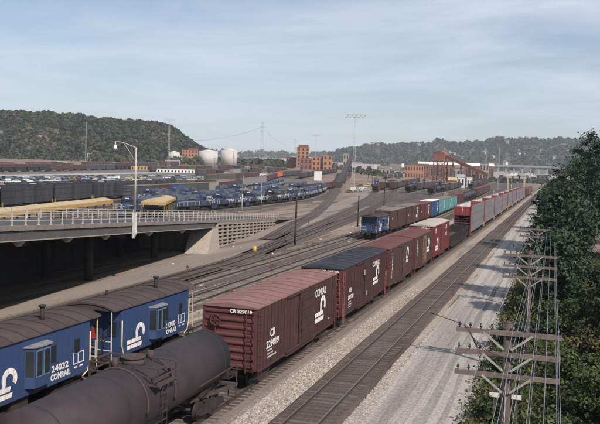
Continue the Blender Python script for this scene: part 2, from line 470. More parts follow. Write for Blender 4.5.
V_HILL = hill('hill', [(-60, 112), (14, 117), (50, 118), (75, 120), (100, 124), (130, 125), (152, 127), (168, 131), (180, 138), (190, 146), (203, 155), (215, 161)], 1420, 330,
     lambda px: 13.0, 3.0, 5200, 8.0, L_HILL)
hill('far_ridge', [(150, 153), (215, 152), (240, 155), (262, 154), (300, 156), (330, 154), (348, 151), (365, 150), (400, 150), (430, 150)], 4300, 900, lambda px: 2.0, 5.0, 1500, 17, L_FAR, 16)
V_FAR = hill('far_hill', [(330, 156), (350, 151), (368, 148.5), (390, 148), (415, 147), (432, 144.5), (442, 143.5), (452, 146), (462, 147), (478, 144.5), (490, 142.5), (520, 142), (550, 143), (580, 143), (640, 146), (720, 150)], 3300, 1000,
     lambda px: 0.0, 7.0, 3400, 15, L_FAR, 18)

# ------------------------------------------------------------------ tracks
M_RAIL = mat('rail steel', (0.10, 0.075, 0.065), rough=0.5, metal=0.6, var=0.2, scale=8)
M_HEAD = mat('polished rail head', (0.30, 0.27, 0.25), rough=0.35, metal=0.7, var=0.1, scale=8)
M_TIE = mat('creosoted tie', (0.108, 0.085, 0.075), var=0.4, scale=6, rnd=0.35)
M_TIE2 = mat('grey weathered tie', (0.22, 0.18, 0.15), var=0.35, scale=6, rnd=0.3)

def rails_path(f, L, off, name, parent, s0=0.0):
    N = max(2, int(L / 5)); mb = MB(); vs = []; pr = [(-.036, -.005), (.036, -.005), (.036, -.045), (.012, -.06), (.012, -.14), (.07, -.165), (-.07, -.165), (-.012, -.14), (-.012, -.06), (-.036, -.045)]
    for i in range(N + 1):
        x, y, h = f(L * i / N); nx, ny = math.cos(h), math.sin(h); t = terrain(x, y)
        for a, z in pr: vs.append((x + nx * (off + a), y + ny * (off + a), t + z))
    k = len(pr); mb.add(vs, [(i * k + j, i * k + (j + 1) % k, (i + 1) * k + (j + 1) % k, (i + 1) * k + j) for i in range(N) for j in range(k)])
    for i in range(N): mb.m[i * k] = 1
    return mb.build(name, [M_RAIL, M_HEAD], parent)

def track(pts, bal, ties=0, tie_from=0.0, step=0.53, wid=3.7, M=M_TIE, shoulder=0.09, bal_z=-0.19, jag=0.1):
    root = link('railway_track', None); tag(root, kind='structure')
    o = strip('ballast', pts, wid, bal, bal_z, jag=jag, thick=shoulder, kind=None); o.parent = root
    f, L = poly_at(pts)
    for s in (-1, 1): rails_path(f, L, s * 0.7535, 'rail', root)
    if ties:
        mb = MB(); mb.box(-1.3, 1.3, -.11, .11, -.33, -.17); first = None; k = 0; s = tie_from
        lo = MB()
        while s < L - 1:
            x, y, h = f(s); h += RN.uniform(-.02, .02); s += step
            if k < ties:
                if first is None: first = mb.build('crosstie', M, root); first.location = (x, y, terrain(x, y)); first.rotation_euler = (0, 0, h)
                else: same(first, 'crosstie', root, (x + RN.uniform(-.05, .05), y, terrain(x, y) + RN.uniform(-.012, .008)), h)
            else:
                if s > tie_from + 520: break
                c, q = math.cos(h), math.sin(h); z = terrain(x, y)
                lo.add([(x + a * c - e * q, y + a * q + e * c, z + w) for a, e, w in ((-1.3, -.11, -.17), (1.3, -.11, -.17), (1.3, .11, -.17), (-1.3, .11, -.17), (-1.3, -.11, -.24), (1.3, -.11, -.24), (1.3, .11, -.24), (-1.3, .11, -.24))],
                       [(0, 1, 2, 3), (4, 5, 1, 0), (5, 6, 2, 1), (6, 7, 3, 2), (7, 4, 0, 3)])
            k += 1
        if lo.v: tag(lo.build('crossties', M, root), kind='stuff')
    return f, L

X_MAIN, X_TRAIN = -10.67, -15.84
track([(X_MAIN, 6), (X_MAIN, 900)], G_BAL, 300, 22, 0.56, wid=3.0, jag=.06)
T_A = track([(X_TRAIN, 6), (X_TRAIN, 900)], G_BAL2, 40, 8)
T_CAB = track([(-23.6, 6), (-23.6, 60), (-23.9, 100), (-25.2, 140), (-26.0, 180), (-26.8, 230), (-28.5, 300), (-33, 420), (-45, 600)], G_BAL2, 120, 8)
T_B = track([(-29.6, 10), (-29.8, 130), (-30.0, 190), (-30.6, 213), (-31.6, 255), (-34.6, 330), (-42, 526), (-50, 700)], G_BAL, 220, 30, M=M_TIE2)
T_C = track([(-34.2, 10), (-34.0, 80), (-33.9, 106), (-34.2, 150), (-36.5, 220), (-42, 300), (-52, 400), (-75, 560), (-110, 800)], G_BAL, 200, 40, M=M_TIE2)
T_D = track([(-36.6, 40), (-37.3, 80), (-38.6, 100), (-44, 137), (-51.5, 190), (-63, 265), (-81, 360), (-132, 600), (-245, 1100)], G_BAL, 200, 20)
T_D2 = track([(-38.6, 100), (-42.2, 140), (-47.5, 190), (-57.5, 265), (-73, 360), (-118, 600), (-190, 900)], G_BAL, 120, 20)
T_L1 = track([(-84, 70), (-87, 120), (-88, 160), (-86, 190), (-86.5, 225), (-90, 280), (-108, 370), (-135, 470)], G_BAL2)
T_L2 = track([(-93, 80), (-97, 150), (-98, 200), (-102, 260), (-118, 360), (-150, 480)], G_BAL2)
T_L3 = track([(-103, 90), (-109, 160), (-112, 200), (-116, 245), (-128, 330), (-165, 480)], G_BAL2)
T_RACK = track([(-112, 90), (-124, 161), (-133, 206), (-137, 236), (-150, 300)], G_BAL2)
T_BOX = track([(-170, 280), (-158, 320), (-154, 345), (-157, 370), (-163, 405), (-178, 470), (-207, 575), (-234, 691), (-270, 840)], G_BAL2)
_hp = [at(296, 193), at(318, 190.5), at(334, 187.2), at(341, 181), at(347, 174.5), at(353, 168.5)]
T_HOP = track([(p.x, p.y) for p in _hp], G_BAL)
print('hop', _hp, T_HOP[1])

# gravel beside the main track, tan walk between the tracks, the cinder service road
strip('gravel_road', [(-5.9, 4), (-5.9, 120), (-5.9, 400)], 5.2, G_GRAVEL, -0.30, jag=0.25)
for x_, w_ in ((-7.15, .55), (-5.5, .5), (-4.6, .35)):
    strip('wheel_rut', [(x_, 4), (x_ - .15, 40), (x_ + .1, 120), (x_, 400)], w_, G_RUT, -0.294, jag=0.13, steps=120)
strip('gravel_path', [(-13.25, 4), (-13.25, 130), (-13.25, 700)], 2.3, G_TAN, -0.305, jag=0.15)
strip('gravel_path', [(-8.75, 4), (-8.75, 130), (-8.75, 500)], 0.55, G_TAN, -0.282, jag=0.12)
strip('service_road', [(-36.6, 30), (-38.2, 52), (-42.6, 92), (-49.9, 145), (-66, 243), (-106, 470), (-160, 720), (-225, 1000)], 6.4, G_ROAD, -0.31, jag=0.4)
strip('dirt_path', [(-31.9, 50), (-31.9, 110), (-32.3, 150), (-34, 200)], 1.3, G_TAN, -0.32, jag=0.5)
strip('dirt_path', [(-27.0, 50), (-27.2, 110), (-28, 150)], 1.8, G_TAN, -0.325, jag=0.5)
strip('dirt_path', [(-20.2, 30), (-20.4, 110), (-22.5, 180), (-24.5, 260)], 2.6, G_TAN, -0.325, jag=0.4)
G_CIN = ground_mat('yard cinders', (0.075, 0.064, 0.06), (0.115, 0.098, 0.09), (0.045, 0.04, 0.04), 0.08, 0.3)
strip('cinder_bed', [(-92, 60), (-97, 150), (-99, 200), (-103, 280), (-120, 370), (-150, 480)], 40, G_CIN, -0.328, jag=1.5)
strip('cinder_bed', [(-130, 90), (-140, 180), (-152, 270), (-160, 340), (-175, 470), (-210, 600), (-275, 840)], 36, G_CIN, -0.329, jag=2)
strip('cinder_bed', [(-50, 260), (-62, 380), (-80, 520), (-110, 760), (-140, 1000)], 46, G_CIN, -0.3285, jag=3)
strip('cinder_bed', [(-36, 300), (-40, 500), (-50, 800), (-60, 1100)], 40, G_CIN, -0.3275, jag=3)
strip('cinder_bed', [(p.x, p.y) for p in (at(-60, 169.5), at(60, 168.8), at(180, 168), at(300, 170))], 150, G_CIN, -0.3265, jag=3)
strip('weedy_verge', [(1.3, 4), (1.3, 120), (1.3, 420)], 9.0, ground_mat('weedy soil', (0.05, 0.052, 0.028), (0.09, 0.08, 0.045), (0.03, 0.03, 0.02), .5, .4), -0.31, jag=0.6)
strip('parking_lot', [(-420, 330), (-330, 460), (-250, 620)], 210, G_LOT, -0.325)
strip('concrete_apron', [(p.x, p.y) for p in (at(-20, 175.0), at(60, 174.0), at(150, 172.5), at(225, 172.0))], 16, G_PALE, -0.315)

# ------------------------------------------------------------------ concrete ramp with railings
M_CONC = mat('ramp concrete', (0.215, 0.18, 0.158), var=0.14, scale=1.5, streak=0.45, dirt=(0.09, 0.075, 0.066), patch=0.4, patch_col=(0.14, 0.12, 0.105))
M_CONC2 = mat('crib concrete', (0.30, 0.255, 0.215), var=0.2, scale=2.5, rnd=0.15, streak=0.3, dirt=(0.2, 0.17, 0.15))
M_DARKC = mat('shade dark concrete', (0.03, 0.027, 0.026), var=0.3, scale=0.7, patch=0.3, patch_col=(0.03, 0.028, 0.027))  # shade under the deck and behind the crib put into a near-black colour
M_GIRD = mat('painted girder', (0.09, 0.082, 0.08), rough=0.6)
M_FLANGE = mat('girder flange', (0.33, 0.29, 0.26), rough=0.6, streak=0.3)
M_RAILW = mat('white railing paint', (0.46, 0.42, 0.38), rough=0.5, streak=0.25, dirt=(0.3, 0.2, 0.14))
RT = Vector((-.17, 1, 0)).normalized(); RNRM = Vector((-RT.y, RT.x, 0))
def rx(Y): return -36 - .17 * (Y - 46)
def rz_(Y): return 6.98 - .0545 * (Y - 46.6)
def rp(Y, off, dz): q = Vector((rx(Y), Y, 0)) + RNRM * off; return Vector((q.x, q.y, rz_(Y) + dz))
RW = 11.0
ramp = thing('road_ramp', 'long concrete road ramp with white railings sloping down beside the yard', 'ramp', (rx(100), 100, -.35))
_rl = Vector((rx(100), 100, -.35))
def rbuild(mb, name, M):
    mb.v = [(v[0] - _rl.x, v[1] - _rl.y, v[2] - _rl.z) for v in mb.v]; return mb.build(name, M, ramp)
def slab(mb, Y0, Y1, o0, o1, z0, z1, mi=0, floor=None):
    a = [rp(Y0, o0, z0), rp(Y0, o1, z0), rp(Y1, o1, z0), rp(Y1, o0, z0), rp(Y0, o0, z1), rp(Y0, o1, z1), rp(Y1, o1, z1), rp(Y1, o0, z1)]
    if floor is not None:
        for i in range(4): a[i].z = floor
    mb.add(a, [(0, 3, 2, 1), (4, 5, 6, 7), (0, 1, 5, 4), (1, 2, 6, 5), (2, 3, 7, 6), (3, 0, 4, 7)], mi)
d = MB(); slab(d, 14, 176, 0.32, RW, -.42, -.06); rbuild(d, 'deck', M_ROADC := mat('ramp paving', (0.06, 0.06, 0.065), var=0.2, scale=1.0))
d = MB()
for Y0 in range(14, 176, 9): slab(d, Y0, min(176, Y0 + 8.97), -.04, .30, -.36, .0)
rbuild(d, 'parapet', M_CONC)
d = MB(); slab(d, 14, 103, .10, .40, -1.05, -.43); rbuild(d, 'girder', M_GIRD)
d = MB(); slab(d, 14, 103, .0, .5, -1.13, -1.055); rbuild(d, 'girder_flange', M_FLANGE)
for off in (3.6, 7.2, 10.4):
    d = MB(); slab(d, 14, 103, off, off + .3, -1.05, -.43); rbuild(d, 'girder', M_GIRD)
ph = MB(); ph.box(-.035, .035, -.035, .035, .0, 1.0); ph.box(-.08, .08, -.08, .08, .002, .05); post0 = None
Y = 15.0
while Y < 155:
    for off in (.13,) if Y < 60 else (.13,):
        q = rp(Y, off, 0) - _rl
        if post0 is None: post0 = ph.build('railing_post', M_RAILW, ramp); post0.location = q
        else: same(post0, 'railing_post', ramp, q)
    Y += 1.97
for h in (1.02, .68, .36):
    d = MB(); d.bar(rp(15, .13, h), rp(155, .13, h), .05, .045); rbuild(d, 'railing_rail', M_RAILW)
d = MB(); Y = 15
for h in (1.0, .5): d.bar(rp(15, RW - .2, h), rp(155, RW - .2, h), .06, .06)
while Y < 155: d.bar(rp(Y, RW - .2, -.05), rp(Y, RW - .2, 1.0), .07, .07); Y += 3
rbuild(d, 'far_railing', M_RAILW)
for Y in (24, 36, 48, 56, 64, 76, 88):            # lit brackets under the flange and piers behind
    d = MB(); a = rp(Y, .05, -1.14); 
    d.add([tuple(a + v) for v in (Vector((0, -.3, 0)), Vector((0, .3, 0)), Vector((-.9, .3, 0)), Vector((-.9, -.3, 0)), Vector((-.35, -.3, -.4)), Vector((-.35, .3, -.4)))], [(0, 1, 2, 3), (0, 4, 5, 1), (1, 5, 2), (2, 5, 4, 3), (0, 3, 4)])
    rbuild(d, 'bracket', M_FLANGE)
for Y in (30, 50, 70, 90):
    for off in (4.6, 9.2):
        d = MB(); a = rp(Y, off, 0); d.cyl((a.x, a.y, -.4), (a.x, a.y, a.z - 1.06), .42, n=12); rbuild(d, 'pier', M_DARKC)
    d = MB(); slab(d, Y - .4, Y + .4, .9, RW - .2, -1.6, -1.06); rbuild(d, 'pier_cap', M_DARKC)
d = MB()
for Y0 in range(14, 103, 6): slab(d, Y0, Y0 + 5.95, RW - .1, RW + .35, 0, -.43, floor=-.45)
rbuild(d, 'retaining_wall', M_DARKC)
d = MB(); slab(d, 101.6, 103.0, .25, RW - .2, 0, -1.06, floor=-.4); rbuild(d, 'abutment', M_CONC)
d = MB()
a, c = rp(101.7, .0, -1.1), rp(104.2, .0, -1.1); e = rp(96.8, -.5, 0)
d.add([(a.x, a.y, a.z), (c.x, c.y, c.z), (rp(104.2, -.35, 0).x, rp(104.2, -.35, 0).y, -.4), (e.x, e.y, -.4), *(tuple(Vector(q) + RNRM * 3.2) for q in ((a.x, a.y, a.z), (c.x, c.y, c.z), (rp(104.2, -.35, 0).x, rp(104.2, -.35, 0).y, -.4), (e.x, e.y, -.4)))],
      [(0, 1, 2, 3), (4, 7, 6, 5), (0, 3, 7, 4), (1, 5, 6, 2), (0, 4, 5, 1), (3, 2, 6, 7)])
rbuild(d, 'wing_wall', M_CONC2)
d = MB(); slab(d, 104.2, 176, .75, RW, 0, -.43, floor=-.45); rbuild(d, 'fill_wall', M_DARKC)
# crib wall: stretchers and headers, one piece each
cbs = MB(); cbs.bar((0, -1.55, 0), (0, 1.55, 0), .26, .24); cb0 = cbs.build('crib_beam', M_CONC2, ramp)
chs = MB(); chs.box(-.16, .16, -.2, .2, -.14, .14); ch0 = chs.build('crib_header', M_CONC2, ramp)
ang = math.atan2(RT.y, RT.x) - math.pi / 2; pitch = -math.atan(.0545)
firstb = firsth = True; row = 0; 
for row in range(9):
    Y = 105.8
    while Y < 152:
        q = rp(Y, .12 + .0, -.62 - row * .54) - _rl
        if q.z - .12 > -.05:
            if firstb: cb0.location = q; cb0.rotation_euler = (pitch, 0, ang); firstb = False
            else: o = same(cb0, 'crib_beam', ramp, q); o.rotation_euler = (pitch, 0, ang)
            w = rp(Y - 1.55, .16, -.62 - row * .54 - .27) - _rl
            if w.z > .1:
                if firsth: ch0.location = w; ch0.rotation_euler = (pitch, 0, ang); firsth = False
                else: o = same(ch0, 'crib_header', ramp, w); o.rotation_euler = (pitch, 0, ang)
        Y += 3.14
d = MB(); slab(d, 104.25, 154, -.02, .34, -.47, -.365); rbuild(d, 'crib_coping', M_CONC2)

# ------------------------------------------------------------------ rolling stock
M_BLACK = mat('black running gear', (0.022, 0.02, 0.02), rough=0.8, var=0.4, scale=4, patch=0.5, patch_col=(0.07, 0.05, 0.04))
M_WHEEL = mat('wheel steel', (0.06, 0.045, 0.04), rough=0.55, metal=0.4)
M_WHITE = mat('white lettering paint', (0.72, 0.70, 0.68), rough=0.6, var=0.15, scale=5, streak=0.6, dirt=(0.26, 0.20, 0.19))
M_YEL = mat('yellow step paint', (0.55, 0.36, 0.05), rough=0.6)
M_GLASS = mat('dark window glass', (0.02, 0.025, 0.03), rough=0.08, var=0.0, spec=0.6)

def make_truck(parent, y, wb=.85, axles=2, x=.98, name='truck', M=None):
    t = MB(); L = wb + .55
    for s in (-1, 1):
        t.prism([(y - L, .42), (y - L + .12, .60), (y - .45, .70), (y - .32, .80), (y + .32, .80), (y + .45, .70), (y + L - .12, .60), (y + L, .42), (y + L - .3, .32), (y + .42, .26), (y + .3, .12), (y - .3, .12), (y - .42, .26), (y - L + .3, .32)], 'x', s * x - .09, s * x + .09)
    t.box(-x, x, y - .22, y + .22, .35, .75); t.box(-.3, .3, y - .3, y + .3, .75, .95)
    o = t.build(name, M or M_BLACK, parent)
    for k in range(axles):
        yy = y + (-wb + 2 * wb * k / (axles - 1)); w = MB(); w.cyl((-.72, yy, .43), (.72, yy, .43), .08, n=8)
        for s in (-1, 1): w.cyl((s * .70, yy, .43), (s * .83, yy, .43), .43, n=18, smooth=False); w.cyl((s * .66, yy, .43), (s * .70, yy, .43), .46, n=18)
        w.build('wheelset', M_WHEEL, o)
    return o

def make_coupler(parent, y, s):
    c = MB(); c.box(-.09, .09, min(y, y + s * .5), max(y, y + s * .5), .74, .92); c.box(-.16, .16, min(y + s * .42, y + s * .68), max(y + s * .42, y + s * .68), .68, .98)
    c.tube([(-.3, y, .7), (-.3, y + s * .3, .45), (-.3, y + s * .6, .62)], .025, 5)
    c.build('coupler', M_BLACK, parent)

def logo(parent, face_x, y, z, sc, M):
    """hooked wheel arc standing on two rail bars"""
    mb = MB(); x0, x1 = face_x, face_x + .012; pts = []
    N = 18
    for k in range(N + 1):
        a = rad(-35 + 235 * k / N); pts.append((math.cos(a), math.sin(a)))
    for k in range(N):
        (c0, s0), (c1, s1) = pts[k], pts[k + 1]
        mb.prism([(y + .62 * sc * c0, z + .62 * sc * s0), (y + .62 * sc * c1, z + .62 * sc * s1), (y + .30 * sc * c1, z + .30 * sc * s1), (y + .30 * sc * c0, z + .30 * sc * s0)], 'x', x0, x1)
    for q, e0, e1 in ((-.50, -1.75, .12), (-.86, -1.75, .25)):
        mb.prism([(y + e0 * sc, z + (q - .13) * sc), (y + (e1 - .1) * sc, z + (q - .13) * sc), (y + e1 * sc, z + (q + .13) * sc), (y + e0 * sc, z + (q + .13) * sc)], 'x', x0, x1)
    mb.prism([(y - .60 * sc, z - .22 * sc), (y - .60 * sc, z - .4 * sc), (y - .34 * sc, z - .4 * sc), (y - .30 * sc, z - .1 * sc)], 'x', x0 + .001, x1 - .001)
    return mb.build('emblem', M, parent)

def boxcar(L=15.5, zt=4.35, zb=1.07, side=None, roof=None, end=None, door=None, rung=None, detail=2, ndoor=1, dw=3.0, dy=0.0, roof_style='cross', name='boxcar', hw=1.53, ribs=None):
    r = link(name, None)
    end = end or side; door = door or side; rung = rung or end
    b = MB(); h = L / 2; b.box(-hw + .06, hw - .06, -h + .1, h - .1, zb, zt - .02); b.build('body', side, r)
    # roof: a shallow ridge with sheets and seam caps
    pk = zt + .16; n = 12 if detail else 6
    sheet = MB(); w = (2 * h) / n - .05
    sheet.add([(-hw - .03, -w / 2, zt + .0), (0, -w / 2, pk), (hw + .03, -w / 2, zt), (-hw - .03, w / 2, zt), (0, w / 2, pk), (hw + .03, w / 2, zt), (-hw - .03, -w / 2, zt - .06), (hw + .03, -w / 2, zt - .06), (-hw - .03, w / 2, zt - .06), (hw + .03, w / 2, zt - .06)],
              [(0, 1, 4, 3), (1, 2, 5, 4), (6, 8, 9, 7), (0, 6, 7, 2, 1), (3, 4, 5, 9, 8), (0, 3, 8, 6), (2, 7, 9, 5)])
    if roof_style == 'cross':
        for k in (-.22, .22):
            sheet.add([(-hw, w * k - .05, zt + .005), (-hw, w * k + .05, zt + .005), (0, w * k + .05, pk + .005), (0, w * k - .05, pk + .005), (-hw * .98, w * k, zt + .05), (0, w * k, pk + .045), (hw, w * k - .05, zt + .005), (hw, w * k + .05, zt + .005), (hw * .98, w * k, zt + .05)],
                      [(0, 4, 5, 3), (1, 2, 5, 4), (3, 5, 8, 6), (2, 7, 8, 5), (0, 1, 4), (6, 8, 7)])
    s0 = None
    for k in range(n):
        y = -h + (k + .5) * 2 * h / n
        if s0 is None: s0 = sheet.build('roof_panel', roof, r); s0.location = (0, y, 0)
        else: same(s0, 'roof_panel', r, (0, y, RN.uniform(-.006, .006)))
    c = MB()
    for k in range(n + 1):
        y = -h + k * 2 * h / n
        c.add([(-hw - .035, y - .05, zt + .02), (-hw - .035, y + .05, zt + .02), (0, y + .05, pk + .05), (0, y - .05, pk + .05), (hw + .035, y - .05, zt + .02), (hw + .035, y + .05, zt + .02), (-hw - .035, y - .05, zt - .05), (-hw - .035, y + .05, zt - .05), (hw + .035, y - .05, zt - .05), (hw + .035, y + .05, zt - .05)],
              [(0, 3, 2, 1), (3, 4, 5, 2), (6, 0, 1, 7), (4, 8, 9, 5), (6, 8, 4, 3, 0), (7, 1, 2, 5, 9)])
    c.build('roof_seams', roof, r)
    # side sheets
    npan = (ribs or 14) if detail else 6
    pw = 2 * h / npan
    dspan = [(dy - dw / 2, dy + dw / 2)] if ndoor == 1 else [(dy - dw, dy + dw)]
    for sx in (1, -1):
        p0 = None
        for k in range(npan):
            y0 = -h + k * pw + .01; y1 = y0 + pw - .035; yc = (y0 + y1) / 2
            if dspan[0][0] < yc < dspan[0][1] and detail: continue
            if p0 is None:
                m_ = MB(); x0, x1 = (hw - .06, hw - .02) if sx > 0 else (-hw + .02, -hw + .06)
                m_.box(x0, x1, -(pw - .035) / 2, (pw - .035) / 2, zb, zt - .06)
                xr0, xr1 = (hw - .021, hw + .018) if sx > 0 else (-hw - .018, -hw + .021)
                m_.box(xr0, xr1, -(pw - .035) / 2, -(pw - .035) / 2 + .07, zb + .02, zt - .08)
                if detail: m_.box(xr0, xr1 if sx < 0 else xr1 - .02, -.03, .03, zb + .02, zt - .08)
                p0 = m_.build('side_panel', side, r); p0.location = (0, yc, 0)
            else: same(p0, 'side_panel', r, (0, yc, 0))
        d = MB(); a, e = (hw - .02, hw + .05) if sx > 0 else (-hw - .05, -hw + .02)
        for (q0, q1) in ([(dy - dw / 2, dy + dw / 2)] if ndoor == 1 else [(dy - dw, dy - .02), (dy + .02, dy + dw)]):
            d = MB(); d.box(a, e, q0, q1, zb + .08, zt - .22)
            if detail:
                for k in range(5):
                    z = zb + .35 + k * (zt - zb - .75) / 4.6; o1, o2 = (e, e + .04) if sx > 0 else (a - .04, a)
                    d.prism([(q0 + .12, z), (q0 + .16, z + .2), (q1 - .16, z + .2), (q1 - .12, z)], 'x', o1 - .001, o2)
            dr = d.build('door', door, r)
            if detail > 1:
                hd = MB(); xx = hw + .10 if sx > 0 else -hw - .10; hd.bar((xx, q0 + .25, zb + .3), (xx, q0 + .25, zt - .5), .05, .05); hd.bar((xx, q0 + .1, zb + .9), (xx, q0 + .5, zb + .8), .05, .05); hd.build('handle', M_BLACK, dr)
        t = MB(); xa, xb = (hw, hw + .09) if sx > 0 else (-hw - .09, -hw)
        t.box(xa, xb, dspan[0][0] - dw * .8, dspan[0][1] + .1, zb - .06, zb + .05); t.box(xa, xb, dspan[0][0] - dw * .8, dspan[0][1] + .1, zt - .2, zt - .11)
        t.build('door_track', side, r)
        sl = MB(); xa, xb = (hw - .14, hw - .03) if sx > 0 else (-hw + .03, -hw + .14)
        sl.prism([(-h + .3, zb - .002), (-h + .5, zb - .16), (-3.2, zb - .16), (-2.6, zb - .32), (2.6, zb - .32), (3.2, zb - .16), (h - .5, zb - .16), (h - .3, zb - .002)], 'x', xa, xb); sl.build('side_sill', side, r)
    # corrugated ends
    for s in (-1, 1):
        e = MB(); prof = []; z = zb; nr = 8
        ya, yb = h - .1, h - .02
        pr = [(ya, zb)]; step = (zt - .1 - zb) / nr
        for k in range(nr):
            z = zb + k * step; pr += [(yb - .035, z + .02), (yb - .03, z + step * .22), (yb + .04, z + step * .42), (yb + .04, z + step * .6), (yb - .03, z + step * .8)]
        pr += [(yb - .035, zt - .1), (ya, zt - .1)]
        e.prism([(s * q[0], q[1]) for q in pr], 'x', -hw + .14, hw - .14)
        for sx in (-1, 1): e.box(sx * (hw - .07) - .07, sx * (hw - .07) + .07, min(s * (h - .11), s * (h + .0)), max(s * (h - .11), s * h), zb, zt - .07)
        e.prism([(-hw, zt - .105), (hw, zt - .105), (hw, zt), (0, zt + .155), (-hw, zt)], 'y', min(s * (h - .1), s * (h + .01)), max(s * (h - .1), s * (h + .01)))
        e.build('end_wall', end, r)
        make_coupler(r, s * (h - .1), s)
        if detail:
            # ladders: one on the end, one on the side
            ld = MB(); nr_ = 8 if detail > 1 else 5
            x0 = s * -1 * (hw - .12); yl = s * (h + .11)
            for k in (0, .42): ld.bar((x0 + s * k, yl, zb - .1), (x0 + s * k, yl, zt - .15), .035, .035)
            for k in range(nr_): ld.bar((x0, yl, zb + k * (zt - zb - .3) / (nr_ - 1)), (x0 + s * .42, yl, zb + k * (zt - zb - .3) / (nr_ - 1)), .03, .03)
            ld.build('ladder', rung, r)
            for sx in (1, -1):
                ld = MB(); xs = sx * (hw + .09); yq = s * (h - .12) 
                for k in (0, .42): ld.bar((xs, yq - s * k, zb - .1), (xs, yq - s * k, zb + (1.6 if s * sx > 0 else zt - zb - .2)), .035, .035)
                for k in range(4 if s * sx > 0 else nr_): ld.bar((xs, yq, zb + k * .42), (xs, yq - s * .42, zb + k * .42), .03, .03)
                ld.bar((xs, yq - s * .05, zb - .1), (xs, yq - s * .05, zb - .5), .04, .03); ld.bar((xs, yq - s * .45, zb - .1), (xs, yq - s * .45, zb - .5), .04, .03); ld.bar((xs, yq - s * .05, zb - .5), (xs, yq - s * .45, zb - .5), .04, .03)
                ld.build('ladder', rung, r)
    if detail > 1:
        w = MB(); yb = -h - .16; pts = [(-.75 + .28 * math.cos(a), yb, zt - .75 + .28 * math.sin(a)) for a in np.linspace(0, 2 * math.pi, 17)]
        w.tube(pts, .03, 5); 
        for a in (0, 1.05, 2.1): w.bar((-.75 - .27 * math.cos(a), yb, zt - .75 - .27 * math.sin(a)), (-.75 + .27 * math.cos(a), yb, zt - .75 + .27 * math.sin(a)), .03, .03)
        w.cyl((-.75, yb, zt - .75), (-.75, -h, zt - .75), .06); w.build('brake_wheel', rung, r)
        w = MB(); w.box(-1.02, -.5, -h - .12, -h - .02, zt - 1.05, zt - .45); w.bar((-.75, -h - .1, zt - 1.0), (-.75, -h - .1, zb - .2), .035, .035); w.build('brake_housing', end, r)
        w = MB(); w.box(-1.1, -.35, -h - .4, -h - .03, zt - 1.62, zt - 1.57); w.build('brake_step', M_BLACK, r)
        w = MB(); w.cyl((-.9, -1.2, .72), (-.9, -.1, .72), .2); w.box(-.9, -.4, .4, .9, .55, .85); w.bar((0.6, -h + 2, .62), (.6, h - 2, .62), .05, .05); w.build('brake_gear', M_BLACK, r)
    u = MB(); u.box(-.34, .34, -h + .1, h - .1, .68, zb - .03); u.build('center_sill', M_BLACK, r)
    for s in (-1, 1): make_truck(r, s * (h - 2.1))
    return r

OX = (0.055, 0.0245, 0.0235)
M_OXA = mat('oxide red side', OX, rough=0.8, var=0.2, scale=1.2, streak=0.6, dirt=(0.036, 0.022, 0.022), patch=0.3, patch_col=(0.095, 0.045, 0.04), rnd=0.06)
M_OXE = mat('oxide red end', (0.098, 0.035, 0.035), rough=0.8, var=0.15, scale=1.5, streak=0.35, dirt=(0.07, 0.03, 0.032))
M_RFA = mat('faded pink roof', (0.205, 0.115, 0.105), rough=0.8, var=0.13, scale=1.2, patch=0.5, patch_col=(0.16, 0.085, 0.08), rnd=0.08)
M_RFB = mat('black tar roof', (0.032, 0.033, 0.045), rough=0.75, var=0.3, scale=1.6, patch=0.4, patch_col=(0.065, 0.06, 0.07), rnd=0.2)
M_RFC = mat('dull maroon roof', (0.118, 0.052, 0.053), rough=0.8, var=0.15, scale=1.3, rnd=0.08)
M_GALV = mat('weathered galvanised roof', (0.37, 0.32, 0.30), rough=0.65, var=0.12, scale=1.4, rnd=0.07, patch=0.3, patch_col=(0.27, 0.20, 0.17))
M_BRN = mat('brown boxcar side', (0.074, 0.038, 0.034), rough=0.8, var=0.18, scale=1.2, streak=0.4)
M_TAND = mat('tan door', (0.17, 0.105, 0.075), rough=0.8, var=0.15, streak=0.4)
M_RED = mat('bright red side', (0.14, 0.032, 0.036), rough=0.7, var=0.2, scale=1.2, streak=0.3, dirt=(0.09, 0.03, 0.03))
M_RUNG = mat('pale red rungs', (0.25, 0.085, 0.085), rough=0.7)

XF = 1.53 + .024
YA = 37.76 + 7.75
A = boxcar(side=M_OXA, roof=M_RFA, end=M_OXE, zt=4.38, dy=.9)
tag(A, 'red oxide boxcar with a faded pink roof right behind the tank car', 'boxcar'); A.location = (X_TRAIN, YA, 0)
def sy(Y): return Y - YA
text(A, 'CR', .62, '+x', (XF, 39.75 - YA, 2.52), M_WHITE)
text(A, '229019', .52, '+x', (XF, 39.2 - YA, 1.98), M_WHITE, width=2.0)
text(A, 'CAPY 154000', .13, '+x', (XF, 39.4 - YA, 1.78), M_WHITE, 0.0); text(A, 'LD LMT 157300', .13, '+x', (XF, 39.4 - YA, 1.6), M_WHITE, 0.0); text(A, 'LT WT 62700  NEW 9-78', .13, '+x', (XF, 39.4 - YA, 1.42), M_WHITE, 0.0)
text(A, 'CONRAIL', .66, '+x', (XF, 48.05 - YA, 3.42), M_WHITE, width=2.5)
logo(A, XF, 49.85 - YA, 2.72, 1.0, M_WHITE)
text(A, 'CR 229019', .24, '-y', (.02, -7.75 - .07, 4.08), M_WHITE, width=1.25)
text(A, 'IL 50 6', .12, '+x', (XF, 51.2 - YA, 1.5), M_WHITE, 0.0)

